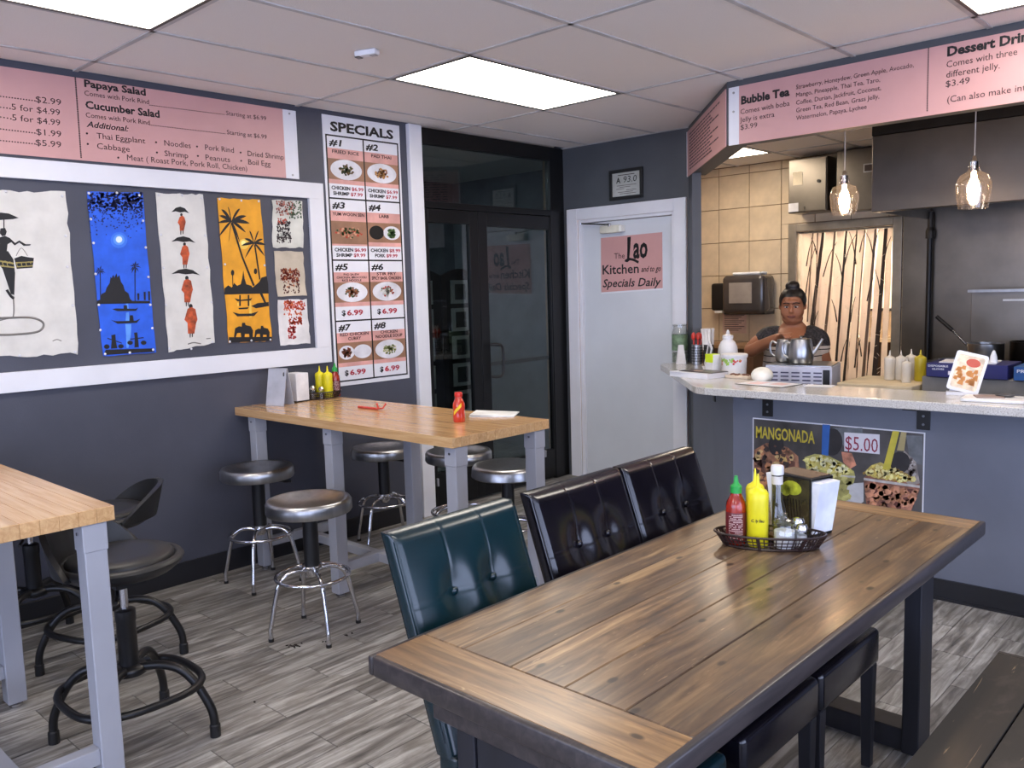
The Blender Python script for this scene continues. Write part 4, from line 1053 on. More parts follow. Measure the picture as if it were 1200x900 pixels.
# ---- black shop stools with low backrests
def black_stool(label, x, y, back, legrot, zs=.64, bh=.155):
    t = thing('black_stool', label, 'stool', (x, y, 0), 0, 'black stools around the left tall table')
    MB().lathe([(0, zs-.055), (.10, zs-.052), (.165, zs-.035), (.198, zs-.008), (.203, zs+.004), (.196, zs+.014), (.180, zs+.016), (.172, zs+.008), (0, zs+.006)], n=40, cap=False).build('seat_shell', M_polyu, t, smooth=50)
    MB().lathe([(.172, zs+.008), (.172, zs+.018), (.160, zs+.030), (.10, zs+.034), (0, zs+.030)], n=40, cap=False).build('cushion', M_polyu, t, smooth=50)
    b = MB(); ca = back
    def back_pt(u, v, ro):
        a = R_(ca)+(u-.5)*R_(150); e = abs(u-.5)*2
        h = (bh*(1-e**2.4)+.012)
        z = zs-.01+v*h; r = ro+.035*v*(1-e*.6)
        return Vector((r*cos(a), r*sin(a), z))
    nu, nv = 28, 6
    A = [[b.bm.verts.new(back_pt(i/nu, j/nv, .192)) for j in range(nv+1)] for i in range(nu+1)]
    B = [[b.bm.verts.new(back_pt(i/nu, j/nv, .212)) for j in range(nv+1)] for i in range(nu+1)]
    for i in range(nu):
        for j in range(nv):
            b.bm.faces.new((A[i][j], A[i+1][j], A[i+1][j+1], A[i][j+1])); b.bm.faces.new((B[i][j], B[i][j+1], B[i+1][j+1], B[i+1][j]))
        b.bm.faces.new((A[i][nv], A[i+1][nv], B[i+1][nv], B[i][nv])); b.bm.faces.new((A[i][0], B[i][0], B[i+1][0], A[i+1][0]))
    for j in range(nv):
        b.bm.faces.new((A[0][j], A[0][j+1], B[0][j+1], B[0][j])); b.bm.faces.new((A[nu][j], B[nu][j], B[nu][j+1], A[nu][j+1]))
    b.build('backrest', M_polyu, t, smooth=50)
    MB().lathe([(.032, .27), (.032, .43), (.034, .435), (.034, .47), (.026, .475)], n=20).build('column', M_blackm, t, smooth=40)
    MB().lathe([(.013, .47), (.013, zs-.055)], n=14).build('gas_piston', M_chrome, t, smooth=True)
    MB().box(-.07, .07, -.05, .05, zs-.075, zs-.056).tube([(.0, -.02, zs-.07), (.10, -.06, zs-.085), (.16, -.09, zs-.085)], .006, 8).build('tilt_plate', M_blackm, t)
    MB().lathe([(.0, .235), (.03, .235), (.055, .245), (.06, .262), (.055, .272), (.033, .278), (0, .278)], n=24, cap=False).build('hub', M_blackm, t, smooth=50)
    MB().tube([(.225*cos(a)*(1+.05*cos(4*(a-R_(legrot)))), .225*sin(a)*(1+.05*cos(4*(a-R_(legrot)))), .195) for a in [2*pi*k/48 for k in range(48)]], .0135, 8, closed=True).build('foot_ring', M_blackm, t, smooth=60)
    l0 = None
    for k in range(4):
        if l0 is None:
            b = MB().tube([(.03, 0, .262), (.10, 0, .268), (.165, 0, .252), (.215, 0, .205), (.255, 0, .135), (.275, 0, .08), (.278, 0, .02)], .0150, 10, smooth=4)
            l0 = b.build('leg', M_blackm, t, smooth=60); ft = MB().lathe([(.0185, 0), (.0185, .042), (.016, .046)], (.278, 0, 0), 14).build('rubber_foot', M_black, l0); o = l0
        else:
            o = l0.copy(); COL.objects.link(o); f = ft.copy(); COL.objects.link(f); f.parent = o
        o.rotation_euler = (0, 0, R_(legrot)+pi/2*k)
    l0.rotation_euler = (0, 0, R_(legrot))
    return t
black_stool('black round stool with low back nearest the camera, right of the left table leg', -2.92, 1.135, 215, 45)
black_stool('black round stool with raised back between the front stool and the blue wall', -3.62, 1.345, 74, 62, bh=.118)
black_stool('black round stool half hidden behind the left tall table leg by the wall', -4.06, 1.20, 190, 45, .60)

# ---- rustic dining table
TX0, TX1, TY0, TY1, TZ = -1.428, -.712, 1.045, 2.905, .76
t = thing('dining_table', 'rustic stained plank dining table with dark edges, largest table in front', 'table', ((TX0+TX1)/2, (TY0+TY1)/2, 0))
ox, oy = (TX0+TX1)/2, (TY0+TY1)/2
e = .012; ey0, ey1 = TY0+.150, TY1-.115
def tb_(x0, x1, y0, y1, z0=.722, z1=TZ, bev=.002): return MB().box(x0-ox, x1-ox, y0-oy, y1-oy, z0, z1, bev=bev, seg=1)
def plank(x0, x1, y0, y1, name, mat):
    cx, cy = (x0+x1)/2-ox, (y0+y1)/2-oy
    o = MB().box(-(x1-x0)/2+.0008, (x1-x0)/2-.0008, -(y1-y0)/2+.0008, (y1-y0)/2-.0008, .722, TZ, bev=.0022, seg=1).build(name, mat, t, loc=(cx, cy, 0)); return o
seam = [TX0+e, -1.290, -1.152, -1.010, -.868, TX1-e]
for a, b_ in zip(seam, seam[1:]): plank(a, b_, ey0, ey1, 'plank', M_rustic)
plank(TX0+e, TX1-e, TY0+e, ey0, 'end_board', M_rusticx); plank(TX0+e, TX1-e, ey1, TY1-e, 'end_board', M_rusticx)
def edge(x0, x1, y0, y1): MB().box(x0-ox, x1-ox, y0-oy, y1-oy, .715, TZ-.001, bev=.005, seg=2).build('edge_trim', M_edge, t, smooth=60)
edge(TX0, TX0+e+.004, TY0, TY1); edge(TX1-e-.012, TX1, TY0, TY1); edge(TX0+.016, TX1-.024, TY0, TY0+e+.014); edge(TX0+.016, TX1-.024, TY1-e-.004, TY1)
MB().box(-1.27-ox, -.78-ox, TY0+.04-oy, TY0+.078-oy, .655, .721, bev=.003, seg=1).build('apron', M_edge, t)
MB().box(-1.27-ox, -.78-ox, TY1-.078-oy, TY1-.04-oy, .655, .721, bev=.003, seg=1).build('apron', M_edge, t)
for y0 in (TY0+.080, 2.735):
    for x0 in (-1.245, -.895):
        MB().box(x0-ox, x0+.052-ox, y0-oy, y0+.115-oy, .0, .721, bev=.003, seg=1).build('leg', M_dwood, t)
    MB().box(-1.193-ox, -.895-ox, y0+.01-oy, y0+.105-oy, .0, .075, bev=.003, seg=1).build('foot_rail', M_dwood, t)
MB().box(-1.190-ox, -.897-ox, TY0+.085-oy, TY0+.11-oy, .10, .715, bev=.002, seg=1).build('end_panel', M_dwood, t)
MB().box(-1.10-ox, -1.03-ox, TY0+.2-oy, 2.73-oy, .655, .715).build('centre_beam', M_dwood, t)

# ---- upholstered dining chairs, facing +x
def dining_chair(label, y, mat, xb=-1.560, grp='tufted leather chairs along the dining table', w=.43):
    t = thing('dining_chair', label, 'chair', (-1.27, y, 0), 0, grp)
    hw = w/2; ZT = .945; zb = .44
    def bx(z): return -.30-.0 + (-.0-(z-.72)*.30 if z > .45 else -(.45-.72)*.30)   # front face x of the back (local)
    fx = lambda z: (-1.502-(z-.73)*.35)+1.27
    th = .062
    b = MB()
    nu, nv = 110, 84
    btn = [(.32, .42), (.68, .42)]
    def P_(u, v, side):
        y_ = -hw+2*hw*u; z = zb+(ZT-zb)*v
        x = fx(z)
        ed = min(u, 1-u, (1-v)*1.1)
        rnd = .014*max(0, 1-ed/.045)**2
        if side > 0:
            puff = .010*(1-(2*u-1)**2)*(1-abs(2*v-1)**3)
            vz = (z-.72)/(ZT-.72)
            for bu, bvz in ((.34, .26), (.66, .26)):
                dd = ((u-bu)/.13)**2+((vz-bvz)/.34)**2; puff -= .020*math.exp(-dd*1.6)
            for bu in (.34, .66):
                if vz > .2: puff -= .0030*math.exp(-((u-bu)/.0050)**2)
            puff -= .0030*math.exp(-((vz-.26)/.010)**2)
            if vz < .26:
                pass
            return Vector((x+puff-rnd, y_, z))
        return Vector((x-th+rnd, y_, z-.0))
    A = [[b.bm.verts.new(P_(i/nu, j/nv, 1)) for j in range(nv+1)] for i in range(nu+1)]
    B = [[b.bm.verts.new(P_(i/nu, j/nv, -1)) for j in range(nv+1)] for i in range(nu+1)]
    bm = b.bm
    for i in range(nu):
        for j in range(nv):
            bm.faces.new((A[i][j], A[i+1][j], A[i+1][j+1], A[i][j+1])); bm.faces.new((B[i][j], B[i][j+1], B[i+1][j+1], B[i+1][j]))
        bm.faces.new((A[i][nv], A[i+1][nv], B[i+1][nv], B[i][nv])); bm.faces.new((A[i][0], B[i][0], B[i+1][0], A[i+1][0]))
    for j in range(nv):
        bm.faces.new((A[0][j], A[0][j+1], B[0][j+1], B[0][j])); bm.faces.new((A[nu][j], B[nu][j], B[nu][j+1], A[nu][j+1]))
    bk = b.build('backrest', mat, t, smooth=50)
    bz = .72+.26*(ZT-.72)
    for u in (.34, .66):
        MB().ball((fx(bz)-.008, -hw+2*hw*u, bz), .008, .011, .011, 12).build('tufting_button', mat, bk, smooth=True)
    pip = MB()
    ps = []
    for k in range(30):
        v = k/29; ps.append((fx(zb+(ZT-zb)*v)-.010, -hw+.001, zb+(ZT-zb)*v))
    pip.tube(ps[2:-1], .003, 6); pip.build('piping', mat, bk, smooth=True)
    MB().tube([(p[0], -p[1], p[2]) for p in ps[2:-1]], .003, 6).build('piping', mat, bk, smooth=True)
    # seat
    x0 = fx(.44)+.012; x1 = .345
    MB().box(x0, x1, -hw, hw, .335, .45, bev=.018, seg=4).build('seat', mat, t, smooth=50)
    MB().box(x0-th, x0+.002, -hw+.004, hw-.004, .335, .448, bev=.01, seg=2).build('seat_rail', mat, t, smooth=50)
    for sx, sy in ((x1-.045, -hw+.006), (x1-.045, hw-.044), (x0-th+.006, -hw+.006), (x0-th+.006, hw-.044)):
        b = MB().box(sx, sx+.038, sy, sy+.038, 0, .336, bev=.002, seg=1)
        for v in b.bm.verts:
            if v.co.z < .1: v.co.x = (v.co.x-(sx+.019))*.72+(sx+.019); v.co.y = (v.co.y-(sy+.019))*.72+(sy+.019)
        b.build('leg', M_dwood, t)
    return t
dining_chair('teal leather tufted chair, nearest at the left side of the dining table', 1.462, M_green)
dining_chair('black leather tufted chair in the middle of the row at the dining table', 1.962, M_leath)
dining_chair('black leather tufted chair farthest along the dining table near the counter', 2.405, M_leath)

# ---- dark bench at the lower right
t = thing('bench', 'dark brown plank bench at the lower right corner', 'bench', (-.33, 1.75, 0))
sx = [-.285, -.152, -.010, .132, .285]
for a, b_ in zip(sx, sx[1:]):
    MB().box(-(b_-a)/2+.0012, (b_-a)/2-.0012, -.90, .925, .398, .436, bev=.002, seg=1).build('plank', M_bench, t, loc=((a+b_)/2, 0, 0))
MB().box(-.285, .285, .926, .945, .392, .435, bev=.002, seg=1).build('end_strip', M_bench, t)
MB().box(-.285, .285, -.921, -.901, .392, .435, bev=.002, seg=1).build('end_strip', M_bench, t)
for y in (-.70, .70):
    for x in (-.20, .14): MB().box(x, x+.06, y-.05, y+.05, 0, .397, bev=.002, seg=1).build('leg', M_dwood, t)
    MB().box(-.139, .139, y-.02, y+.02, .15, .21).build('cross_rail', M_dwood, t)
# ================================================================== TABLE THINGS
def basket(label, x, y, z, rz, a=.150, b=.068, h=.040):
    t = thing('condiment_basket', label, 'basket', (x, y, z), rz)
    def ov(s, zz, n=56): return [((a*s)*cos(2*pi*k/n)*(1 if True else 0), (b*s)*sin(2*pi*k/n), zz) for k in range(n)]
    MB().zprism([(p[0], p[1]) for p in ov(.86, 0)], .001, .004).build('base', M_basket, t)
    m = MB(); m.tube(ov(1.04, h), .0036, 6, closed=True)
    m.build('rim', M_basket, t, smooth=True)
    m = MB()
    for s, zz, r in ((.87, .004, .004), (.93, .016, .0016), (.97, .026, .0016)): m.tube(ov(s, zz), r, 4, closed=True)
    n = 56
    for k in range(n):
        an = 2*pi*k/n
        if k % 8 == 0: w = .006
        else: w = .0018
        p = Vector((a*.87*cos(an), b*.87*sin(an), .003)); q = Vector((a*1.03*cos(an), b*1.03*sin(an), h))
        m.cyl(p, q, w, n=4)
    m.build('slotted_wall', M_basket, t)
    return t
def sriracha(label, x, y, z, rz=0, s=1.0):
    t = thing('chili_sauce_bottle', label, 'bottle', (x, y, z), rz)
    S_ = lambda pr_: [(r*s, q*s) for r, q in pr_]
    MB().lathe(S_([(.0, .0), (.026, 0), (.029, .004), (.029, .112), (.027, .124), (.018, .142), (.0145, .150), (.0145, .158), (0, .158)]), n=28, cap=False).build('bottle_body', M_chili, t, smooth=50)
    MB().lathe(S_([(.0293, .010), (.0296, .011), (.0296, .096), (.0293, .097)]), n=28, cap=False).build('label_sleeve', M_label, t, smooth=50)
    MB().lathe(S_([(.0165, .152), (.0165, .172), (.012, .176), (.0075, .182), (.0045, .202), (0, .203)]), n=20).build('green_cap', M_gcap, t, smooth=40)
    m = MB(); r_ = random.Random(3)
    for i in range(15):
        for j in range(9):
            if r_.random() < .25: continue
            an = -pi/2+(j-4)*.16; zz = (.018+i*.0052)*s; R0 = .0299*s
            p = Vector((R0*cos(an), R0*sin(an), zz)); m.box(-.0016*s, .0016*s, -.0003, .0003, -.0012*s, .0012*s, M=Matrix.Translation(p) @ Matrix.Rotation(an+pi/2, 4, 'Z'))
    m.build('label_print', pm('pale_label_print', (206, 176, 170), .5), t, kind='stuff')
    return t
def squeeze(name, label, x, y, z, mat, s=1.0, rz=0, grp=None, text=False, h=.150, r=.028):
    t = thing(name, label, 'bottle', (x, y, z), rz, grp)
    MB().lathe([(0, 0), ((r-.003)*s, 0), (r*s, .004*s), (r*s, h*s*.80), (r*s*.99, h*s*.82), (0, h*s*.82)], n=28, cap=False).build('bottle_body', mat, t, smooth=50)
    MB().lathe([(r*s*1.03, h*s*.82), (r*s*1.03, h*s*.93), (r*s*.85, h*s*.985), (r*s*.45, h*s*1.02), (r*s*.22, h*s*1.06), (r*s*.08, h*s*1.27), (0, h*s*1.28)], n=24).build('nozzle_cap', mat, t, smooth=40)
    if text:
        text_local(t, 'C. ly Sau', 0, 0, .036, .008, M_ink, .0, .03, .1, name='handwriting', M=Matrix.Translation((-.018, -r*s-.0007, h*s*.46)))
    return t
# ---- basket and its things on the dining table
ZT = TZ+.0005
BX, BY, BRZ = -1.118, 2.262, R_(28)
basket('black slotted plastic basket on the dining table holding sauces and shakers', BX, BY, ZT, BRZ)
def inb(u, v): return (BX+u*cos(BRZ)-v*sin(BRZ), BY+u*sin(BRZ)+v*cos(BRZ))
CRZ = math.atan2(BY, BX)-pi/2+pi      # faces the camera
CRZ = math.atan2(-BY, -BX)+pi/2
x, y = inb(-.094, -.006); sriracha('red chili sauce bottle with green cap in the basket on the dining table', x, y, ZT+.004, CRZ)
x, y = inb(-.033, -.016); squeeze('squeeze_bottle', 'front yellow squeeze bottle with black handwriting in the dining table basket', x, y, ZT+.004, M_yellow, 1.05, CRZ, 'yellow squeeze bottles on the dining table', True, h=.158)
x, y = inb(-.040, .043); squeeze('squeeze_bottle', 'rear yellow squeeze bottle without writing behind the front one in the dining table basket', x, y, ZT+.004, M_yellow, 1.0, CRZ, 'yellow squeeze bottles on the dining table', h=.168, r=.026)
x, y = inb(.022, .036)
t = thing('glass_bottle', 'clear glass sauce bottle with white cap in the dining table basket', 'bottle', (x, y, ZT+.004), 0)
MB().lathe([(0, 0), (.026, 0), (.028, .004), (.028, .085), (.020, .115), (.0155, .13), (.0155, .205), (0, .205)], n=24, cap=False).build('bottle_body', M_clear, t, smooth=50)
MB().lathe([(0, .006), (.0255, .006), (.0255, .022), (0, .022)], n=20, cap=False).build('dregs', pm('amber_dregs', (120, 80, 40), .3), t, smooth=50)
MB().lathe([(.0162, .172), (.0162, .196)], n=20, cap=False).build('neck_label', pm('neck_label', (200, 196, 190), .5), t, smooth=50)
MB().lathe([(.0175, .200), (.0185, .203), (.0185, .222), (.0165, .227), (0, .228)], n=24).build('white_cap', M_wplast, t, smooth=40)
x, y = inb(.040, -.024)
t = thing('sugar_jar', 'squat glass jar of white sugar with clear lid in the basket', 'jar', (x, y, ZT+.004), 0)
MB().lathe([(0, 0), (.028, 0), (.031, .004), (.031, .058), (.027, .064), (.027, .070), (0, .070)], n=26, cap=False).build('jar_body', M_clear, t, smooth=50)
MB().lathe([(0, .003), (.0285, .003), (.0285, .050), (0, .051)], n=24, cap=False).build('sugar', pm('white_sugar', (226, 226, 232), .8), t, smooth=50)
MB().lathe([(.030, .068), (.030, .076), (.022, .084), (.008, .088), (.006, .094), (.009, .100), (0, .103)], n=22).build('lid', M_clear, t, smooth=40)
def shaker(label, x, y, s=1, grp='salt and pepper shakers in the basket'):
    t = thing('shaker', label, 'shaker', (x, y, ZT+.004), 0, grp)
    MB().lathe([(0, 0), (.0165*s, 0), (.0175*s, .003), (.015*s, .045*s), (.014*s, .050*s), (0, .050*s)], n=8, cap=False).build('glass_body', M_clear, t)
    MB().lathe([(0, .002), (.0145*s, .002), (.0132*s, .036*s), (0, .036*s)], n=8, cap=False).build('contents', pm('white_salt', (222, 222, 230), .8), t)
    MB().lathe([(.0155*s, .048*s), (.0160*s, .058*s), (.012*s, .066*s), (0, .069*s)], n=20).build('chrome_cap', M_chrome, t, smooth=40)
x, y = inb(.088, -.020); shaker('front salt shaker with chrome cap at the right end of the basket', x, y, 1.05)
x, y = inb(.080, .024); shaker('rear shaker with chrome cap behind the front one in the basket', x, y, 1.15)
# ---- napkin dispenser with picture sides
def napkin(label, x, y, z, rz, w=.098, d=.135, h=.150, pic=True, s=1.0):
    t = thing('napkin_dispenser', label, 'napkin dispenser', (x, y, z), rz)
    hw, hd = w/2, d/2
    m = MB(); m.box(-hw, hw, -hd, hd, 0, .008, bev=.002, seg=1).box(-hw, hw, -hd, hd, h-.006, h, bev=.003, seg=1).box(-hw, -hw+.004, -hd, hd, .006, h-.003).box(hw-.004, hw, -hd, hd, .006, h-.003)
    m.build('metal_case', M_black if pic else M_wplast, t)
    for sgn in (1, -1):
        b = MB(); y0 = sgn*(hd-.012); y1 = sgn*(hd+.004); y2 = sgn*(hd+.030)
        poly = [(y0, .010), (y1, .010), (y2, h-.012), (y0, h-.012)]
        vs0 = [b.bm.verts.new((-hw+.006, p[0], p[1])) for p in poly]; vs1 = [b.bm.verts.new((hw-.006, p[0], p[1])) for p in poly]
        b.bm.faces.new(vs0); b.bm.faces.new(list(reversed(vs1)))
        for i in range(4): b.bm.faces.new((vs0[i], vs1[i], vs1[(i+1) % 4], vs0[(i+1) % 4]))
        b.build('napkin_stack', M_nap, t)
    if pic:
        for sgn in (1, -1):
            X = sgn*hw
            def pl(y0, y1, z0, z1, o, n, mt): a, c = (X, X+sgn*o); MB().box(min(a, c), max(a, c), y0, y1, z0, z1).build(n, mt, t)
            pl(-hd+.005, hd-.005, .010, h-.008, .0012, 'side_picture', pm('dark_olive_picture', (44, 40, 22), .14, var=(14, .7, (1, 1, 1)), coat=.6))
            b = MB()
            for (cy, cz_, ry, rz_) in ((-.005, h*.78, .036, .022), (.02, h*.72, .02, .018)):
                b.prism([(cy+ry*cos(k*.4), cz_+rz_*sin(k*.4)) for k in range(16)], -X-sgn*.0012, -X-sgn*.0017, M=Matrix.Rotation(pi/2, 4, 'Z'))
            b.build('lime_green_print', pm('lime_print', (142, 150, 44), .2, var=(20, .4, (1, 1, 1)), coat=.5), t)
            b = MB()
            for k in range(6): b.prism([(-.045+k*.012, h*.10), (-.042+k*.012, h*.10), (-.03+k*.011, h*.60), (-.033+k*.011, h*.60)], -X-sgn*.0012, -X-sgn*.0018, M=Matrix.Rotation(pi/2, 4, 'Z'))
            b.build('dark_stem_print', pm('dark_stem', (20, 20, 14), .25), t)
        MB().box(-hw+.006, hw-.006, -hd+.004, hd-.004, h, h+.0012).build('top_plate', pm('brown_top', (74, 56, 50), .25, coat=.4), t)
    return t
napkin('black and chrome napkin dispenser with olive picture side on the dining table', -1.115, 2.47, ZT, R_(74), w=.098, d=.148, h=.180)

# ---- things on the tall table
ZB = .9145
t = thing('menu_tent', 'grey folded menu tent standing at the wall end of the tall table', 'menu', (-4.235, 2.585, ZB), R_(20))
Hh, th2 = .205, .003
for s in (-1, 1):
    Mx = Matrix.Translation((0, s*.046, 0)) @ Matrix.Rotation(s*math.atan2(.042, Hh), 4, 'X')
    MB().box(-.062, .062, -th2/2, th2/2, 0, Hh, M=Mx).build('leaf', M_card, t)
MB().box(-.062, .062, -.006, .006, Hh-.003, Hh+.002).build('fold', M_card, t)
MB().tube([(.05, -.018, .165), (.052, -.021, .175), (.05, -.016, .185)], .003, 5).build('clip', M_black, t)
t = thing('napkin_holder', 'plain white napkin dispenser behind the grey menu tent', 'napkin dispenser', (-4.292, 2.735, ZB), R_(5))
MB().box(-.055, .055, -.045, .045, .006, .165, bev=.003, seg=2).build('white_front', M_wplast, t); MB().box(-.058, .058, -.048, .048, 0, .006).build('black_base', M_black, t)
basket('black plastic basket of sauces on the tall table by the wall', -4.27, 2.895, ZB, R_(82), .115, .062)
sriracha('red chili sauce bottle with green cap in the basket on the tall table', -4.262, 2.984, ZB+.004, R_(60), .98)
squeeze('squeeze_bottle', 'front yellow squeeze bottle in the basket on the tall table', -4.248, 2.922, ZB+.004, M_yellow, .98, R_(60), 'yellow squeeze bottles on the tall table')
squeeze('squeeze_bottle', 'rear yellow squeeze bottle nearer the wall in the tall table basket', -4.305, 2.905, ZB+.004, M_yellow, .98, R_(60), 'yellow squeeze bottles on the tall table')
for k, (dx, dy, s) in enumerate(((0, 0, 1.0), (.034, .038, .9), (-.032, .030, .85))):
    t = thing('glass_shaker', ['glass shaker nearest the napkins in the tall table basket', 'glass shaker beside the yellow bottle in the tall table basket', 'glass shaker nearest the wall in the tall table basket'][k], 'shaker', (-4.268+dx, 2.825+dy, ZB+.004), 0, 'glass shakers in the tall table basket')
    MB().lathe([(0, 0), (.019*s, 0), (.020*s, .05*s), (.017*s, .056*s), (0, .056*s)], n=14, cap=False).build('glass_body', M_clear, t, smooth=40)
    MB().lathe([(0, .002), (.0175*s, .002), (.0175*s, .03*s), (0, .03*s)], n=12, cap=False).build('contents', pm('shaker_contents', (150, 138, 120), .8), t)
    MB().lathe([(.018*s, .055*s), (.019*s, .066*s), (.010*s, .078*s), (0, .08*s)], n=14).build('cap', M_chrome, t, smooth=40)
t = thing('red_tongs', 'pair of small red plastic sticks lying on the tall table', 'utensil', (-3.63, 2.752, ZB), R_(2))
MB().tube([(-.095, 0, .006), (.07, -.003, .006)], .0065, 8).build('stick', pm('red_plastic', (206, 74, 60), .35), t, smooth=True)
MB().tube([(.05, .004, .006), (.085, .018, .008), (.098, .03, .034)], .005, 8).tube([(.06, -.006, .006), (.085, -.012, .010), (.082, -.02, .040)], .005, 8).build('bent_end', pm('red_plastic', (206, 74, 60), .35), t, smooth=True)
t = thing('soda_bottle', 'small red bottle with yellow band standing on the tall table', 'bottle', (-2.90, 2.715, ZB), 0)
MB().lathe([(0, 0), (.026, 0), (.029, .004), (.029, .03), (.027, .05), (.029, .072), (.028, .085), (.018, .108), (.0155, .115), (.0155, .130), (0, .13)], n=26, cap=False).build('bottle_body', pm('orange_red_sauce', (196, 52, 26), .12, coat=.7), t, smooth=50)
MB().lathe([(.0175, .118), (.0185, .120), (.0185, .136), (.016, .139), (0, .139)], n=24).build('red_cap', pm('red_cap', (206, 44, 34), .35), t, smooth=40)
b = MB()
for k in range(10):
    a0 = R_(-70+k*8-28); a1 = R_(-70+(k+1)*8-28); r = .0294; z0 = .032+k*.0042; 
    vs = [b.bm.verts.new((r*cos(a), r*sin(a), z)) for a, z in ((a0, z0), (a1, z0+.0042), (a1, z0+.0225), (a0, z0+.018))]; b.bm.faces.new(vs)
b.build('yellow_band', pm('yellow_label', (236, 196, 40), .4), t)
t = thing('folded_menu', 'closed white paper menu lying on the tall table near its right end', 'menu', (-2.905, 2.962, ZB), R_(33))
Mpg = pm('white_paper', (222, 224, 222), .6)
MB().box(-.115, .105, -.075, .075, .0, .004).build('page', Mpg, t); MB().box(-.112, .107, -.073, .076, .0045, .009, M=Matrix.Rotation(R_(2), 4, 'Y')).build('page', Mpg, t)
t0 = thing('floor_crumb', 'small dark crumbs and grit on the tiles before the front chrome stool', 'crumbs', (onz(345, 758, 0).x, onz(345, 758, 0).y, 0)); t0['kind'] = 'stuff'
b = MB(); r_ = random.Random(9); c = onz(345, 758, 0)
for (px, py, n, sp) in ((342, 758, 9, .018), (348, 757, 9, .014), (381, 752, 2, .006), (407, 745, 4, .010), (411, 742, 2, .005), (299, 823, 1, .004)):
    p = onz(px, py, 0)-c
    for k in range(n): b.ball((p.x+r_.gauss(0, sp), p.y+r_.gauss(0, sp*.6), .002), r_.uniform(.003, .007), r_.uniform(.003, .006), .0025, 6)
b.build('crumbs', pm('dark_crumb', (42, 36, 32), .9), t0, kind='stuff')

# ---- ceiling smoke detector
p = onz(430, 62, ZC-.012)
t = thing('ceiling_sensor', 'small white sensor on the ceiling left of the middle light panel', 'smoke detector', (p.x, p.y, ZC), R_(20))
MB().box(-.055, .055, -.022, .022, -.026, -.001, bev=.006, seg=2).build('body', M_wplast, t, smooth=40); MB().box(-.058, -.030, -.018, .018, -.030, -.008, bev=.003, seg=1).build('dark_lens', pm('grey_lens', (86, 84, 82), .3), t)
MB().box(.02, .05, -.012, .012, -.029, -.026).build('clip', M_steel, t)

# ================================================================== COUNTER THINGS
def CC(px, py, z=CT): p = onz(px, py, z); return (p.x, p.y)
x, y = -3.262, 5.215
t = thing('glass_jar', 'tall clear glass jar with green label at the far left end of the counter', 'jar', (x, y, CT), 0)
MB().lathe([(0, 0), (.050, 0), (.056, .006), (.056, .215), (.047, .24), (.047, .262), (0, .262)], n=28, cap=False).build('jar_body', M_clear, t, smooth=50)
MB().lathe([(.0566, .09), (.0566, .20)], n=28, cap=False).build('green_label', pm('grey_green_label', (96, 118, 92), .5, var=(20, .3, (1, 1, 1))), t, smooth=50)
MB().lathe([(0, .006), (.053, .006), (.053, .07), (0, .072)], n=24, cap=False).build('contents', pm('grey_green_bills', (142, 150, 138), .8, var=(40, .25, (1, 1, 1))), t, smooth=50)
MB().lathe([(.050, .262), (.050, .272), (0, .273)], n=24).build('lid', M_clear, t, smooth=40)
t = thing('paper_cone', 'small white folded card between the jar and the spoon cup', 'card', (-3.195, 5.125, CT), R_(45))
b = MB().prism([(-.034, 0), (.034, 0), (.016, .13), (-.016, .13)], -.002, .002); b.build('front_leaf', M_wplast, t); MB().prism([(-.034, 0), (.034, 0), (.016, .13), (-.016, .13)], .02, .024).build('rear_leaf', M_wplast, t); MB().box(-.016, .016, -.002, .024, .13, .133).build('fold', M_wplast, t)
def utensil_cup(label, x, y, mat):
    t = thing('utensil_cup', label, 'cup', (x, y, CT), 0, 'perforated steel cups on the counter')
    MB().lathe([(0, 0.001), (.036, .001), (.036, .135), (.039, .138), (.034, .138), (.033, .006), (0, .006)], n=30, cap=False).build('cup_body', mat, t, smooth=40)
    b = MB()
    for j in range(6):
        for k in range(18):
            a = 2*pi*(k+.5*(j % 2))/18; p = Vector((.0365*cos(a), .0365*sin(a), .025+j*.018))
            b.lathe([(.0048, 0), (.0048, .0008)], n=8, M=Matrix.Translation(p) @ Vector((cos(a), sin(a), 0)).to_track_quat('Z', 'Y').to_matrix().to_4x4())
    b.build('perforation', M_black, t, kind='stuff'); return t
utensil_cup('perforated steel cup of red spoons on the counter beside the post', -3.085, 5.150, M_steel)
utensil_cup('perforated dark steel cup of white straws next to the spoon cup', -3.010, 5.175, pm('dark_steel', (96, 94, 92), .35, .9))
r_ = random.Random(5); Mrs = pm('red_spoon_plastic', (196, 56, 44), .35); Mst = pm('white_straw_paper', (232, 230, 228), .6)
for k in range(5):
    a = 2*pi*k/5+.4; x, y = -3.085+.014*cos(a), 5.150+.014*sin(a)
    t = MB().tube([(0, 0, .012), (.014*cos(a), .014*sin(a), .17)], .004, 6).ball((.016*cos(a), .016*sin(a), .195), .014, .008, .026, 10, ).build('plastic_spoon', Mrs, None, smooth=True); t.location = (x, y, CT)
    tag(t, 'red plastic spoon standing in the perforated cup on the counter', 'spoon', 'red spoons in the counter cup')
for k in range(9):
    a = 2*pi*k/9; rad = .018 if k else 0; x, y = -3.010+rad*cos(a), 5.175+rad*sin(a)
    t = MB().box(-.010, .010, -.007, .007, 0, .235, bev=.003, seg=1, M=Matrix.Translation((0, 0, .012)) @ Matrix.Rotation(.08*cos(a)-.03, 4, 'Y') @ Matrix.Rotation(-.08*sin(a), 4, 'X')).build('wrapped_straw', Mst, None); t.location = (x, y, CT)
    tag(t, 'white paper-wrapped straw standing in the dark perforated cup', 'straw', 'white straws in the counter cup')
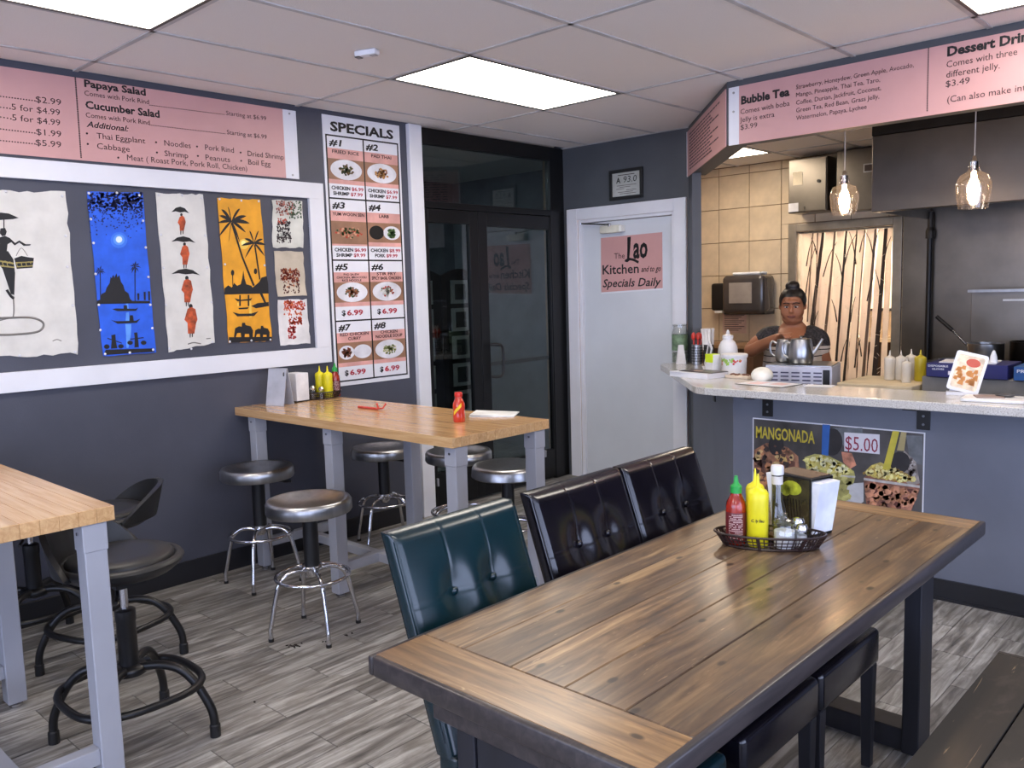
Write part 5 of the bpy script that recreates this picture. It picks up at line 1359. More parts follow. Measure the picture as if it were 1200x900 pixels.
# small tray and white lid by the cups
x, y = CC(836, 432)
t = thing('saucer', 'small white dish behind the papers on the counter left side', 'dish', (x-.03, y+.03, CT), R_(-49))
MB().zprism(rrect(-.09, .09, -.05, .05, .02), 0, .008).build('dish', M_wplast, t, bevel=.002); MB().ball((-.03, 0, .026), .045, .03, .018, 14).build('crumpled_tissue', M_wplast, t, smooth=True)
# white pump bottle, card, neon box, tub
x, y = -2.70, 4.88
t = thing('white_jug', 'round white plastic bottle with pointed cap behind the white tub', 'bottle', (x, y, CT), 0)
MB().lathe([(0, 0), (.055, 0), (.062, .01), (.062, .12), (.058, .15), (.045, .18), (.03, .195), (.03, .205), (0, .205)], n=28, cap=False).build('bottle_body', M_wplast, t, smooth=50)
MB().lathe([(.034, .200), (.034, .222), (.014, .228), (.006, .256), (0, .257)], n=20).build('cap', M_wplast, t, smooth=40)
t = thing('tilted_card', 'white card with black stripe leaning against the white jug', 'card', (-2.80, 4.775, CT), R_(-49))
Mx = Matrix.Rotation(R_(22), 4, 'Y') @ Matrix.Rotation(R_(-6), 4, 'X')
MB().box(-.055, .055, -.003, .003, .024, .19, M=Mx).build('card', M_wplast, t); MB().box(-.022, .03, -.0045, -.003, .044, .17, M=Mx).build('black_stripe', M_black, t)
MB().box(-.03, .03, -.01, .03, 0, .024).build('foot', M_wplast, t)
x, y = CC(848, 441)
t = thing('white_carton', 'small white carton with neon yellow label beside the white tub', 'box', (-2.668, 4.640, CT), R_(-20))
MB().box(-.035, .035, -.03, .03, 0, .12, bev=.003, seg=1).build('carton', M_wplast, t); MB().box(-.0355, .0355, -.0312, -.0302, .072, .123).box(-.03, .03, -.03, .03, .1205, .1225).build('neon_label', pm('neon_yellow', (214, 240, 40), .5), t)
t = thing('white_tub', 'white plastic tub with red flowers on its label on the counter', 'tub', (-2.538, 4.665, CT), R_(-10))
MB().lathe([(0, .0), (.066, 0), (.07, .005), (.074, .105), (0, .105)], n=34, cap=False).build('tub_body', M_wplast, t, smooth=50)
MB().lathe([(.077, .103), (.079, .106), (.079, .121), (.074, .126), (.05, .128), (0, .130)], n=34).build('lid', M_wplast, t, smooth=40)
b = MB(); g = MB(); r_ = random.Random(12)
for k in range(46):
    a = r_.uniform(-2.7, -.4); z = .098-abs(r_.gauss(0, .018)); rr_ = .0735+.0012; q = Vector((rr_*cos(a), rr_*sin(a), z))
    (b if k % 2 and (a < -2 or a > -1.0) else g).lathe([(r_.uniform(.005, .010), 0), (.003, .001)], n=6, M=Matrix.Translation(q) @ Vector((cos(a), sin(a), 0)).to_track_quat('Z', 'Y').to_matrix().to_4x4())
b.build('red_flower_print', Mrs, t); g.build('green_leaf_print', pm('leaf_green_print', (156, 196, 90), .5), t)
t = thing('wood_dish', 'shallow beige dish of bits before the white tub on the counter', 'dish', (-2.410, 4.51, CT), R_(-12))
MB().zprism(rrect(-.085, .085, -.05, .05, .015), 0, .016).build('dish', pm('beige_ceramic', (206, 190, 172), .5), t, bevel=.003)
b = MB()
for k in range(22): b.ball((r_.uniform(-.07, .07), r_.uniform(-.035, .035), .019), .008, .006, .005, 6)
b.build('nut_pieces', pm('brown_bits', (120, 84, 70), .7), t, kind='stuff')
t = thing('paper_stack', 'stack of white menus with a dark photo cover at the left corner of the counter', 'papers', (-2.665, 4.465, CT), R_(-12))
for k in range(5): MB().box(-.15, .15, -.09, .09, .006*k, .006*k+.0055, M=Matrix.Rotation(R_(r_.uniform(-1.5, 1.5)), 4, 'Z')).build('sheet', M_paper, t)
MB().box(-.11, .15, -.05, .09, .031, .034).build('photo_cover', pm('dark_photo_cover', (46, 36, 38), .3, var=(14, .5, (1, 1, 1))), t); MB().zprism(circ(.0, .0, .035, 18, .022), .0345, .0352).build('plate_print', pm('pale_plate', (206, 180, 164), .4), t)
t = thing('wrapped_bun', 'round cream wrapped bundle on the counter in front of the louvred oven', 'food', (-2.235, 4.425, CT), 0)
b = MB().ball((0, 0, .032), .060, .055, .046, 24)
for v in b.bm.verts:
    if v.co.z < .001: v.co.z = .001
    v.co += Vector((sin(v.co.y*60), cos(v.co.x*70), 0))*.0015
b.build('bundle', pm('cream_wrap', (228, 226, 214), .55, bump=(30, .4)), t, smooth=True)
t = thing('laminated_menu', 'laminated menu sheet with black border lying on the counter edge', 'menu', (-2.13, 4.29, CT), R_(-8))
MB().zprism(rrect(-.15, .15, -.10, .10, .01), 0, .002).build('black_border', M_black, t); MB().zprism(rrect(-.142, .142, -.092, .092, .008), .002, .0032).build('white_sheet', M_paper, t)
MB().box(-.10, -.02, -.06, .05, .0032, .0038).box(.02, .10, -.02, .06, .0032, .0038).build('pink_print', pm('pink_print2', (222, 186, 188), .4), t)
t = thing('paper_slip', 'small white printed slip on the counter right of the laminated menu', 'paper', (-1.87, 4.345, CT), R_(10))
MB().box(-.07, .07, -.045, .045, 0, .0012).build('slip', M_paper, t)
# right end of the counter
t = thing('food_tent_card', 'leaning card with a photo of fried food and dip on the counter', 'card', (-1.178, 4.30, CT), R_(16))
Mx = Matrix.Rotation(R_(-16), 4, 'X') @ Matrix.Rotation(R_(14), 4, 'Y')
MB().prism(rrect(-.068, .068, .016, .205, .012), -.003, .0, M=Mx).build('card', M_paper, t)
MB().prism(rrect(-.056, .056, .030, .190, .01), -.0045, -.003, M=Mx).build('photo', pm('pale_food_photo', (226, 206, 180), .4, var=(30, .15, (1, 1, 1))), t)
b = MB()
for k in range(26):
    cx_, cz_ = r_.uniform(-.044, .044), r_.uniform(.045, .13); s = r_.uniform(.007, .014)
    b.prism([(cx_-s, cz_-s*.6), (cx_+s, cz_-s*.8), (cx_+s*.8, cz_+s), (cx_-s*.5, cz_+s*.9)], -.0055, -.0045, M=Mx)
b.build('fried_food_print', pm('fried_gold_print', (208, 140, 72), .5), t)
MB().prism(circ(.012, .158, .030, 20, .020), -.0058, -.0045, M=Mx).build('dip_print', pm('red_dip_print', (190, 84, 66), .4), t)
MB().prism([(-.05, 0), (.05, 0), (.03, .12), (-.03, .12)], .04, .044).box(-.06, .06, -.004, .044, 0, .014).build('foot', M_paper, t)
t = thing('white_tray', 'flat white foam tray with papers at the right end of the counter', 'tray', (-1.0, 4.175, CT), R_(4))
MB().zprism(rrect(-.13, .13, -.085, .085, .02), 0, .014).build('tray', M_wplast, t, bevel=.004); MB().box(-.08, .03, -.03, .06, .0145, .019, M=Matrix.Rotation(R_(20), 4, 'Z')).build('brown_bag', pm('taupe_bag', (150, 130, 122), .6), t)
MB().ball((.03, .03, .022), .04, .02, .008, 12).build('dark_wrap', pm('grey_wrap', (74, 74, 78), .4), t, smooth=True)
t = thing('takeout_box', 'black takeout container cut by the right edge on the counter', 'box', (-.80, 4.13, CT), R_(2))
MB().lathe([(.075, 0), (.095, .034), (.10, .036), (.092, .036), (.072, .006), (0, .006)], n=4, M=Matrix.Rotation(pi/4, 4, 'Z') @ Matrix.Diagonal((1, 1, 1, 1))).build('tray', M_black, t, smooth=20); MB().box(-.066, .066, -.066, .066, .030, .040, bev=.006, seg=2).build('clear_lid', M_clear, t)
# ================================================================== KITCHEN
# doorway with the birch curtain
fr = MB(); DZ = 2.0
fr.box(DX0-.045, DX0+.03, KY-.02, KY+.10, 0, DZ+.04).box(DX1-.03, DX1+.045, KY-.02, KY+.10, 0, DZ+.04).box(DX0+.03, DX1-.03, KY-.02, KY+.10, DZ-.03, DZ+.04)
struct(fr.build('trim_4', pm('steel_door_frame', (150, 142, 130), .4, .6), bevel=.004))
t = thing('birch_curtain', 'cream curtain of birch trunks and black branches hanging in the kitchen doorway', 'curtain', ((DX0+DX1)/2, KY+.05, 1.96), 0)
MB().cyl((-.42, 0, 0), (.42, 0, 0), .009, n=12).build('rod', M_steel, t, smooth=True)
Mcur = pm('pale_birch_cloth', (244, 230, 216), .8, var=(6, .06, (3, 1, .4)))
nt_ = Mcur.node_tree; tl_ = nt_.nodes.new('ShaderNodeBsdfTranslucent'); tl_.inputs[0].default_value = lin((248, 234, 220)); mx_ = nt_.nodes.new('ShaderNodeMixShader'); mx_.inputs[0].default_value = .45
nt_.links.new(nt_.nodes['Principled BSDF'].outputs[0], mx_.inputs[1]); nt_.links.new(tl_.outputs[0], mx_.inputs[2]); nt_.links.new(mx_.outputs[0], nt_.nodes['Material Output'].inputs[0]); Mbr = pm('dark_branch_cloth', (62, 50, 44), .8); Mgb = pm('grey_branch_cloth', (120, 100, 86), .8)
r_ = random.Random(21)
def strip(x0, x1, w0, w1, ztop, zbot, name, mat, y=0.0, thick=.002, jag=.004, n=16):
    b = MB(); a = []; c = []
    for k in range(n+1):
        s = k/n; z = ztop+(zbot-ztop)*s; x = x0+(x1-x0)*s; w = w0+(w1-w0)*s
        a.append((x-w/2+r_.uniform(-jag, jag), z)); c.append((x+w/2+r_.uniform(-jag, jag), z))
    yy = lambda x: y+.012*sin(x*26)
    for k in range(n):
        q = [a[k], c[k], c[k+1], a[k+1]]
        f = [b.bm.verts.new((p[0], yy(p[0])-thick, p[1])) for p in q]; g = [b.bm.verts.new((p[0], yy(p[0])+thick, p[1])) for p in q]
        b.bm.faces.new(f); b.bm.faces.new(list(reversed(g)))
        for i in range(4): b.bm.faces.new((f[i], g[i], g[(i+1) % 4], f[(i+1) % 4]))
    return b.build(name, mat, t)
for (xa, xb, w0, w1, zb_) in ((-.34, -.36, .12, .10, -1.05), (-.235, -.30, .07, .09, -1.2), (-.14, -.20, .085, .12, -.95), (-.04, -.13, .07, .10, -1.55), (.055, -.03, .075, .09, -1.5), (.135, .05, .06, .08, -1.6), (.22, .14, .075, .085, -1.62), (.30, .235, .045, .06, -1.4), (.375, .33, .05, .05, -1.6)):
    strip(xa, xb, w0, w1, -.01, zb_, 'birch_trunk', Mcur)
for (xa, xb, w, zb_, m) in ((-.20, -.30, .020, -.95, Mbr), (-.285, -.33, .008, -.8, Mgb), (-.085, -.17, .016, -.9, Mgb), (.01, -.075, .014, -1.4, Mbr), (.10, .0, .012, -1.4, Mbr), (.26, .165, .016, -1.5, Mgb), (.345, .255, .026, -1.5, Mbr), (-.245, -.265, .006, -1.0, Mgb), (.175, .10, .008, -1.2, Mgb)):
    strip(xa, xb, w*1.1, w*1.6, -.01, zb_, 'dark_trunk', m, y=-.014, jag=.0015)
b = MB()
for (x, z, dx, dz) in ((-.36, -.62, .10, .50), (-.345, -.3, .06, .25), (-.19, -.40, .12, .30), (-.25, -.2, -.05, .15), (.0, -.30, .10, .26), (-.01, -.45, -.07, .25), (.10, -.30, -.06, .28), (.13, -.20, .05, .18), (.25, -.25, -.07, .22), (.26, -.15, .03, .13), (.33, -.32, .06, .24), (.31, -.55, -.05, .2), (.2, -.62, .05, .2), (-.06, -.8, -.05, .2), (.06, -.8, .04, .22), (-.28, -.9, .05, .2), (.28, -.9, .05, .2), (.16, -1.1, -.04, .2), (-.02, -1.15, .05, .2), (.10, -1.2, .05, .25)):
    b.tube([(x, -.02, z), (x+dx*.45, -.021, z+dz*.6), (x+dx, -.02, z+dz)], [.0055, .0045, .003, .002], 5, smooth=3)
b.build('branch', Mbr, t)
b = MB()
for k in range(70):
    x = r_.uniform(-.38, .36); z = r_.uniform(-1.3, -.2); s = r_.choice((-1, 1)); b.tube([(x, -.022, z), (x+s*r_.uniform(.015, .04), -.022, z+r_.uniform(.0, .03))], .0016, 4)
b.build('twig', pm('pale_twig_cloth', (226, 214, 196), .8), t)
# back room: a shelf with boxes
t = thing('back_shelf', 'cream shelf seen through the gaps of the birch curtain', 'shelf', (-3.0, 8.65, 0), 0)
MB().box(-.8, .8, -.2, .2, .92, .96).build('shelf_board', pm('cream_shelf', (206, 184, 150), .6), t); MB().box(-.8, -.76, -.2, .2, 0, .92).box(.76, .8, -.2, .2, 0, .92).build('side', pm('brown_side', (84, 62, 46), .7), t); MB().box(-.76, .76, .15, .2, 0, .92).build('back', pm('brown_side', (84, 62, 46), .7), t)
t = thing('beige_bin', 'beige bin on the shelf behind the birch curtain', 'box', (-3.05, 8.6, .961), 0)
MB().box(-.12, .12, -.1, .1, 0, .26, bev=.01).build('bin', pm('beige_bin', (176, 152, 122), .6), t); MB().box(-.125, .125, -.105, .105, .26, .28).build('lid', M_black, t)

# steel cabinets on the wall
t = thing('steel_cabinet', 'steel control cabinet with a white notice high on the kitchen wall', 'cabinet', (-3.215, KY-.010, 2.115), 0)
w = .345; MB().box(-w/2, w/2, -.26, 0, 0, .455, bev=.004, seg=1).build('case', M_steel2, t); MB().box(-w/2+.008, w/2-.008, -.272, -.261, .008, .447, bev=.003, seg=1).build('door', M_steel2, t)
MB().cyl((.105, -.272, .25), (.105, -.286, .25), .014, n=14).build('lock', M_black, t); MB().box(-.125, -.04, -.2745, -.2725, .235, .345).build('notice', pm('cream_notice', (226, 214, 186), .6), t); MB().box(-.165, -.075, -.2745, -.2725, .012, .085).build('label', M_wplast, t)
MB().tube([(-.02, -.275, .02), (-.02, -.29, .035), (-.02, -.275, .05)], .004, 6).build('latch', M_steel, t)
t = thing('steel_cabinet', 'wide steel panel cabinet with small dark label left of the hood', 'cabinet', (-2.66, KY-.015, 2.10), 0)
MB().box(-.33, .33, -.20, 0, 0, .50, bev=.004, seg=1).build('case', M_steel2, t); MB().box(-.125+.02, .02, -.203, -.201, .30, .37).build('label_frame', M_steel, t); MB().box(-.095, .01, -.205, -.203, .31, .36).build('dark_label', pm('dark_label', (60, 44, 38), .5), t)
# extraction hood
HY0, HX0, HZ = 6.2, -2.31, 1.995
t = thing('extractor_hood', 'large dark steel extractor hood over the stove', 'hood', (-.3, 6.8, HZ), 0)
MB().box(HX0+.3, 2.4, HY0-6.8, HY0-6.8+.02, 0, .52, bev=.003, seg=1).build('front_panel', M_hood, t)
MB().box(HX0+.3, 2.4, HY0-6.8-.012, HY0-6.8+.10, .522, ZC-HZ-.002).build('top_band', pm('dark_hood_band', (54, 50, 46), .45, .8), t)
MB().box(HX0+.3, HX0+.32, HY0-6.8+.021, .60, 0, .52).build('side_panel', M_hood, t)
MB().box(HX0+.321, 2.4, HY0-6.8+.021, HY0-6.8+.10, 0, .03).build('drip_rail', M_steel2, t)
MB().box(HX0+.321, 2.4, HY0-6.8+.11, .60, .19, .21).build('underside', M_hood, t)
t = thing('hood_light', 'caged lamp and pipe fittings under the hood edge', 'lamp', (-1.98, 6.75, 2.134), 0)
MB().box(-.12, .22, -.06, .06, .0, .05).tube([(-.15, -.05, -.03), (.0, -.05, -.06), (.12, -.04, -.03)], .02, 8).build('pipe_fitting', M_black, t); MB().ball((.14, -.07, .02), .045, .045, .035, 14).build('lamp_globe', pm('milky_globe', (190, 186, 180), .3), t, smooth=True)
# steel wall cladding right of the doorway and the black pipe
t = thing('steel_cladding', 'dull steel wall sheets behind the stove', 'wall panel', (-.9, KY-.003, 0), 0)
for a_, b_ in ((-1.605, -1.42), (-1.418, -.25), (-.248, .95), (.952, 3.05)): MB().box(a_, b_, -.010, -.001, .0, 2.6, bev=.001, seg=1).build('steel_sheet', M_steel2, t)
t = thing('black_pipe', 'vertical black pipe on the steel wall beside the doorway', 'pipe', (-2.285, KY-.055, 0), 0)
MB().cyl((0, 0, .0), (0, 0, 1.88), .021, n=14).build('pipe', M_black, t, smooth=True); MB().lathe([(.0, 1.84), (.035, 1.84), (.035, 1.90), (.022, 1.93), (.022, 2.05), (0, 2.05)], n=14, cap=False).build('coupling', pm('grey_coupling', (70, 66, 62), .5, .6), t)
# stove with backguard, pots
t = thing('stove', 'steel cooking range with a tall backguard below the hood', 'stove', (-1.2, 6.75, 0), 0)
MB().box(-.95, 1.9, -.5, .5, 0, .88, bev=.006).build('body', M_steel2, t); MB().box(-.93, 1.88, -.48, .40, .881, .90).build('grate', M_black, t)
MB().box(-.72, 1.9, .46, .50, .88, 1.42, bev=.004).build('backguard', M_steel2, t); MB().box(-.72, 1.9, .36, .459, 1.405, 1.425).build('guard_shelf', M_steel, t); MB().box(-.50, -.33, .448, .459, 1.335, 1.35).box(.10, .27, .448, .459, 1.335, 1.35).build('shelf_slot', pm('bright_slot', (214, 210, 204), .3, .8), t)
def pot(name, label, x, y, z, r, h, handle=None, mat=M_steel):
    t = thing(name, label, 'pot', (x, y, z), 0)
    MB().lathe([(0, 0), (r-.008, 0), (r, .008), (r, h), (r+.006, h+.004), (r-.004, h+.004), (r-.006, .01), (0, .01)], n=32, cap=False).build('pot_body', mat, t, smooth=50)
    if handle:
        MB().tube([(handle[0]*r, handle[1]*r, h-.02), (handle[0]*(r+.10), handle[1]*(r+.10), h+.09)], .008, 8).build('handle_shank', M_chrome, t, smooth=True)
        MB().tube([(handle[0]*(r+.10), handle[1]*(r+.10), h+.09), (handle[0]*(r+.21), handle[1]*(r+.21), h+.19)], .014, 8).build('handle_grip', M_black, t, smooth=True)
    return t
pot('sauce_pot', 'steel pot with raised black handle on the stove', -1.66, 6.62, .90, .115, .155, (-1.0, -.05))
pot('stock_pot', 'wide low steel pan in front of the pot on the stove', -1.74, 6.35, .90, .14, .06)
pot('dark_pot', 'blackened pot at the right side behind the steel pot', -1.43, 6.80, .90, .12, .16, None, pm('blackened_steel', (40, 36, 34), .4, .8))
# refrigerated steel unit with boxes on it
UZ = .995
t = thing('steel_prep_unit', 'grey steel prep unit behind the counter carrying blue boxes', 'counter', (-.5, 5.2, 0), 0)
MB().box(-1.035, 1.9, -.31, .31, 0, UZ-.002, bev=.004, seg=1).build('body', pm('dull_grey_steel', (128, 126, 124), .5, .35, var=(4, .1, (1, 1, 1))), t)
def wrapbox(label, x, y, w, d, h, mat, rz, lines_):
    t = thing('wrap_box', label, 'box', (x, y, UZ), rz, 'blue cartons on the prep unit')
    MB().box(-w/2, w/2, -d/2, d/2, 0, h, bev=.002, seg=1).build('carton', mat, t)
    for (s, u, v, ww, cap) in lines_: text_local(t, s, u, v, ww, cap, pm('white_print', (222, 224, 234), .5), d/2+.0012, .015)
    return t
t1 = wrapbox('navy blue carton with white print and a crumpled sheet on top, on the prep unit', -1.31, 5.0, .39, .28, .074, pm('navy_card', (28, 30, 92), .45), 0, [('DISPOSABLE', -.185, .054, .10, .010), ('GLOVES', -.165, .038, .06, .009), ('200', .04, .045, .045, .016)])
MB().box(-.085, .02, -.142, -.1405, .014, .034).build('white_label', M_paper, t1); MB().box(-.15, .12, -.10, .10, .075, .079, M=Matrix.Rotation(R_(6), 4, 'Z')).build('white_sheet', M_paper, t1)
b = MB().lathe([(.02, 0), (.016, .03), (.006, .06), (0, .062)], (.105, -.04, .08), 12).build('tissue', M_nap, t1, smooth=True)
t1 = wrapbox('bright blue carton with white sheets on top at the right edge, on the prep unit', -.86, 5.0, .46, .28, .070, pm('blue_card', (34, 84, 150), .45), R_(1), [('PREMIUM HEAVY DUTY', -.215, .040, .34, .015), ('ALUMINUM FOIL', -.07, .012, .2, .008)])
MB().box(-.19, .21, -.11, .12, .071, .085).build('white_sheet', M_paper, t1)
# low board with squeeze bottles
t = thing('cutting_board_table', 'low table with a beige cutting board behind the counter', 'table', (-1.76, 5.0, 0), 0)
MB().box(-.20, .21, -.22, .24, .905, .945, bev=.006).build('cutting_board', pm('beige_board', (198, 182, 152), .6), t); MB().box(-.20, .21, -.21, .23, .0, .90).build('cabinet', M_steel2, t)
Mcl = pm('frosted_squeeze_plastic', (206, 200, 188), .35, var=(9, .05, (1, 1, 1)))
for k, (px, sc, lb) in enumerate(((1046, 1.22, 'leftmost frosted squeeze bottle on the beige board'), (1059, 1.22, 'second frosted squeeze bottle from the left on the beige board'), (1066, 1.05, 'short frosted squeeze bottle in front of the others on the beige board'), (1071, 1.25, 'rear frosted squeeze bottle beside the yellow one on the beige board'), (1082, 1.28, 'mustard yellow squeeze bottle on the beige board'))):
    yy = (5.06, 5.08, 4.96, 5.15, 5.07)[k]; p = ony(px-1.5, 440, yy)
    squeeze('kitchen_squeeze_bottle', lb, p.x-.01, yy, .9455, Mcl if k < 4 else pm('mustard_plastic', (178, 160, 36), .4), sc*.92, 0, 'squeeze bottles on the beige board', h=.118, r=.026)
# prep shelf, louvred oven, kettles
t = thing('prep_shelf', 'steel prep shelf behind the counter under the louvred oven', 'counter', (-2.3, 4.88, 0), 0)
MB().box(-.22, .31, -.16, .24, .78, .805).build('top', M_steel2, t); MB().box(-.22, -.18, -.16, .24, 0, .78).build('side', M_steel2, t); MB().box(.27, .31, -.16, .24, 0, .78).build('side', M_steel2, t)
orz = R_(14)
t = thing('louvred_oven', 'white countertop oven with louvred vents, seen from behind, under the kettles', 'oven', (-2.225, 4.93, .806), orz)
MB().box(-.19, .19, -.165, .165, .01, .222, bev=.006).build('case', pm('oven_white', (196, 198, 214), .35), t); MB().box(-.185, .185, -.16, .16, .223, .228).build('top_sheet', M_steel, t)
b = MB()
for i in range(5):
    for j in range(7): b.box(-.16+i*.062, -.16+i*.062+.046, -.1675, -.1655, .05+j*.022, .058+j*.022)
b.build('louvre', pm('dark_louvre', (66, 66, 96), .5), t); MB().box(.140, .178, -.168, -.1655, .03, .205).build('dark_panel', M_black, t)
b = MB()
for j in range(12): b.box(-.192, -.190, -.15+j*.025, -.137+j*.025, .19, .20)
b.build('side_vent', M_black, t)
for x in (-.15, .15): MB().cyl((x, 0, 0), (x, 0, .012), .015, n=10).build('foot', M_black, t)
def kettle(label, x, y, z, r, h, rz, spout=True):
    t = thing('kettle', label, 'kettle', (x, y, z), rz, 'steel pots on the louvred oven')
    MB().lathe([(0, 0), (r*.84, 0), (r*.94, h*.05), (r*1.0, h*.28), (r*.97, h*.55), (r*.84, h*.86), (r*.80, h*.92), (0, h*.93)], n=32, cap=False).build('kettle_body', M_steel, t, smooth=60)
    MB().lathe([(r*.82, h*.915), (r*.80, h*.95), (r*.35, h*.985), (r*.10, h*.99), (r*.10, h*1.03), (r*.17, h*1.06), (0, h*1.08)], n=26).build('lid', M_steel, t, smooth=60)
    MB().tube([(-r*.88, 0, h*.78), (-r*1.30, 0, h*.86), (-r*1.52, 0, h*.66), (-r*1.42, 0, h*.36), (-r*.97, 0, h*.22)], .007, 8, smooth=5).build('handle', M_steel, t, smooth=True)
    if spout: MB().tube([(r*.90, 0, h*.40), (r*1.25, 0, h*.60), (r*1.68, 0, h*.95)], [.016, .013, .010, .008], 10, smooth=4).build('spout', M_steel, t, smooth=True)
kettle('polished steel kettle with spout on top of the louvred oven', -2.225, 4.90, 1.035, .072, .155, R_(16))
kettle('smaller steel pot without spout behind the kettle', -2.36, 4.97, 1.035, .058, .145, R_(20), False)
# dispensers and notice on the tile wall
t = thing('towel_dispenser', 'smoky grey paper towel dispenser on the kitchen wall behind the woman', 'dispenser', (-3.84, KY-.012, 1.24), 0)
MB().box(-.215, .215, -.24, 0, .0, .36, bev=.05, seg=5).build('case', pm('smoky_plastic', (66, 62, 62), .18, coat=.4), t, smooth=50); MB().box(-.13, .10, -.246, -.236, .10, .29, bev=.004).build('window', pm('pale_window', (150, 142, 136), .3), t)
MB().box(-.205, .205, -.20, -.01, -.004, .04).build('black_base', M_black, t); MB().box(-.12, .16, -.2, -.05, .361, .385, bev=.01).build('towels_on_top', M_nap, t)
t = thing('soap_dispenser', 'black soap dispenser left of the towel dispenser', 'dispenser', (-4.155, KY-.012, 1.27), 0)
MB().box(-.078, .078, -.12, 0, 0, .26, bev=.025, seg=4).build('case', M_black, t, smooth=50); MB().box(-.04, .04, -.11, -.04, -.022, .0).build('lever', M_wplast, t)
t = thing('wall_notice', 'pinkish printed notice under the soap and towel dispensers', 'notice', (-4.045, KY-.011, 1.05), 0)
MB().box(-.125, .125, -.003, 0, 0, .19).build('sheet', pm('pinkish_sheet', (216, 186, 170), .7), t)
b = MB()
for k in range(9): b.box(-.105, .105-.03*(k % 3), -.0042, -.003, .17-k*.018, .176-k*.018)
b.build('small_print', M_ink2, t, kind='stuff')
t = thing('hand_sink', 'brown cabinet with a sink below the notice on the kitchen wall', 'cabinet', (-4.0, KY-.01, 0), 0)
MB().box(-.35, .35, -.38, 0, 0, .93).build('body', pm('brown_cabinet', (96, 68, 50), .6), t); MB().box(-.36, .36, -.40, 0, .931, .965, bev=.005).build('top', pm('tan_top', (150, 118, 88), .5), t)
# ---- pendants
def pendant(label, x, y, zt, sc):
    t = thing('pendant_lamp', label, 'pendant lamp', (x, y, ZC), 0, 'glass pendant lamps over the counter')
    zs = zt-ZC
    MB().tube([(0, 0, -.001), (0, 0, zs+.03)], .003, 6).build('cord', pm('pale_cord', (190, 180, 170), .5), t); MB().lathe([(0, -.001), (.05, -.001), (.05, -.02), (.01, -.03), (0, -.03)], n=22, cap=False).build('ceiling_rose', M_chrome, t, smooth=40)
    MB().lathe([(0, zs+.045), (.008, zs+.04), (.012, zs+.02), (.020, zs+.015), (.020, zs-.035), (0, zs-.035)], n=18, cap=False).build('socket', M_chrome, t, smooth=50)
    H = .245*sc; R = .094*sc
    pr_ = [(.026, 0), (.026, -.025), (R*.42, -.035), (R*.80, -H*.24), (R*.98, -H*.42), (R, -H*.52), (R*.95, -H*.72), (R*.86, -H*.90), (R*.82, -H)]
    MB().lathe([(a, b_+zs) for a, b_ in pr_], n=40, cap=False).build('glass_shade', M_shade, t, smooth=60)
    bl = MB().lathe([(0, zs-.03), (.011, zs-.035), (.013, zs-.06), (.026, zs-.10), (.030, zs-.125), (.022, zs-.15), (0, zs-.158)], n=18, cap=False).build('bulb', M_bulb, t, smooth=60)
pendant('clear glass pendant lamp with glowing bulb, left one over the counter', -1.905, 4.72, 2.075, .80)
pendant('clear glass pendant lamp with glowing bulb, right one over the counter', -1.245, 4.66, 2.065, .86)

# ================================================================== THE COOK
def lofted(rings, n=22):
    b = MB(); R = []
    for (z, hx, hy, cx_, cy_) in rings: R.append([b.bm.verts.new((cx_+hx*cos(2*pi*k/n), cy_+hy*sin(2*pi*k/n), z)) for k in range(n)])
    for a, c in zip(R, R[1:]):
        for k in range(n): b.bm.faces.new((a[k], a[(k+1) % n], c[(k+1) % n], c[k]))
    b.bm.faces.new(list(reversed(R[0]))); b.bm.faces.new(R[-1]); return b
def rtube(b, pts, rs, n=12):
    """tapered limb through pts"""
    P = [Vector(p) for p in pts]; k = 4; Q = crom(P, k); m = len(Q)
    rr_ = []
    for i in range(m): s = i/k; j = min(int(s), len(rs)-2); f = s-j; rr_.append(rs[j]*(1-f)+rs[j+1]*f)
    prev = None; rings = []
    for i in range(m):
        t_ = (Q[min(i+1, m-1)]-Q[max(i-1, 0)]).normalized()
        if prev is None: a = Vector((0, 1, 0)) if abs(t_.y) < .9 else Vector((1, 0, 0)); nn = t_.cross(a).normalized()
        else: nn = (prev-t_*prev.dot(t_)).normalized()
        prev = nn; bb_ = t_.cross(nn); rings.append([b.bm.verts.new(Q[i]+nn*rr_[i]*cos(2*pi*q/n)+bb_*rr_[i]*sin(2*pi*q/n)) for q in range(n)])
    for a, c in zip(rings, rings[1:]):
        for q in range(n): b.bm.faces.new((a[q], a[(q+1) % n], c[(q+1) % n], c[q]))
    b.bm.faces.new(list(reversed(rings[0]))); b.bm.faces.new(rings[-1])
    b.ball(Q[0], rr_[0]*.99, n=12); b.ball(Q[-1], rr_[-1]*.99, n=12); return b
def remesh(b, vox, name, mat, parent, smooth_it=2, cut=None):
    o = b.build(name, mat, None); m = o.modifiers.new('remesh', 'REMESH'); m.mode = 'VOXEL'; m.voxel_size = vox
    s = o.modifiers.new('smooth', 'SMOOTH'); s.factor = .5; s.iterations = smooth_it
    bpy.context.view_layer.update(); me = bpy.data.meshes.new_from_object(o.evaluated_get(bpy.context.evaluated_depsgraph_get()))
    o.modifiers.clear(); o.data = me
    if cut:
        bm = bmesh.new(); bm.from_mesh(me); bmesh.ops.delete(bm, geom=[v for v in bm.verts if cut(v.co)], context='VERTS'); bm.to_mesh(me); bm.free()
    me.materials.clear(); me.materials.append(mat); me.shade_smooth(); o.parent = parent; return o
PR = R_(20)
P0 = Vector((-2.50, 5.38, 0))
t = thing('person', 'woman in a striped top with black hair in a bun, reaching over the kettle', 'person', P0, PR)
def wl_(X, Y, Z): d = Vector((X, Y, 0))-P0; c, s = cos(-PR), sin(-PR); return Vector((d.x*c-d.y*s, d.x*s+d.y*c, Z))
skin = pm('warm_brown_skin', (150, 98, 70), .5, var=(8, .05, (1, 1, 1)))
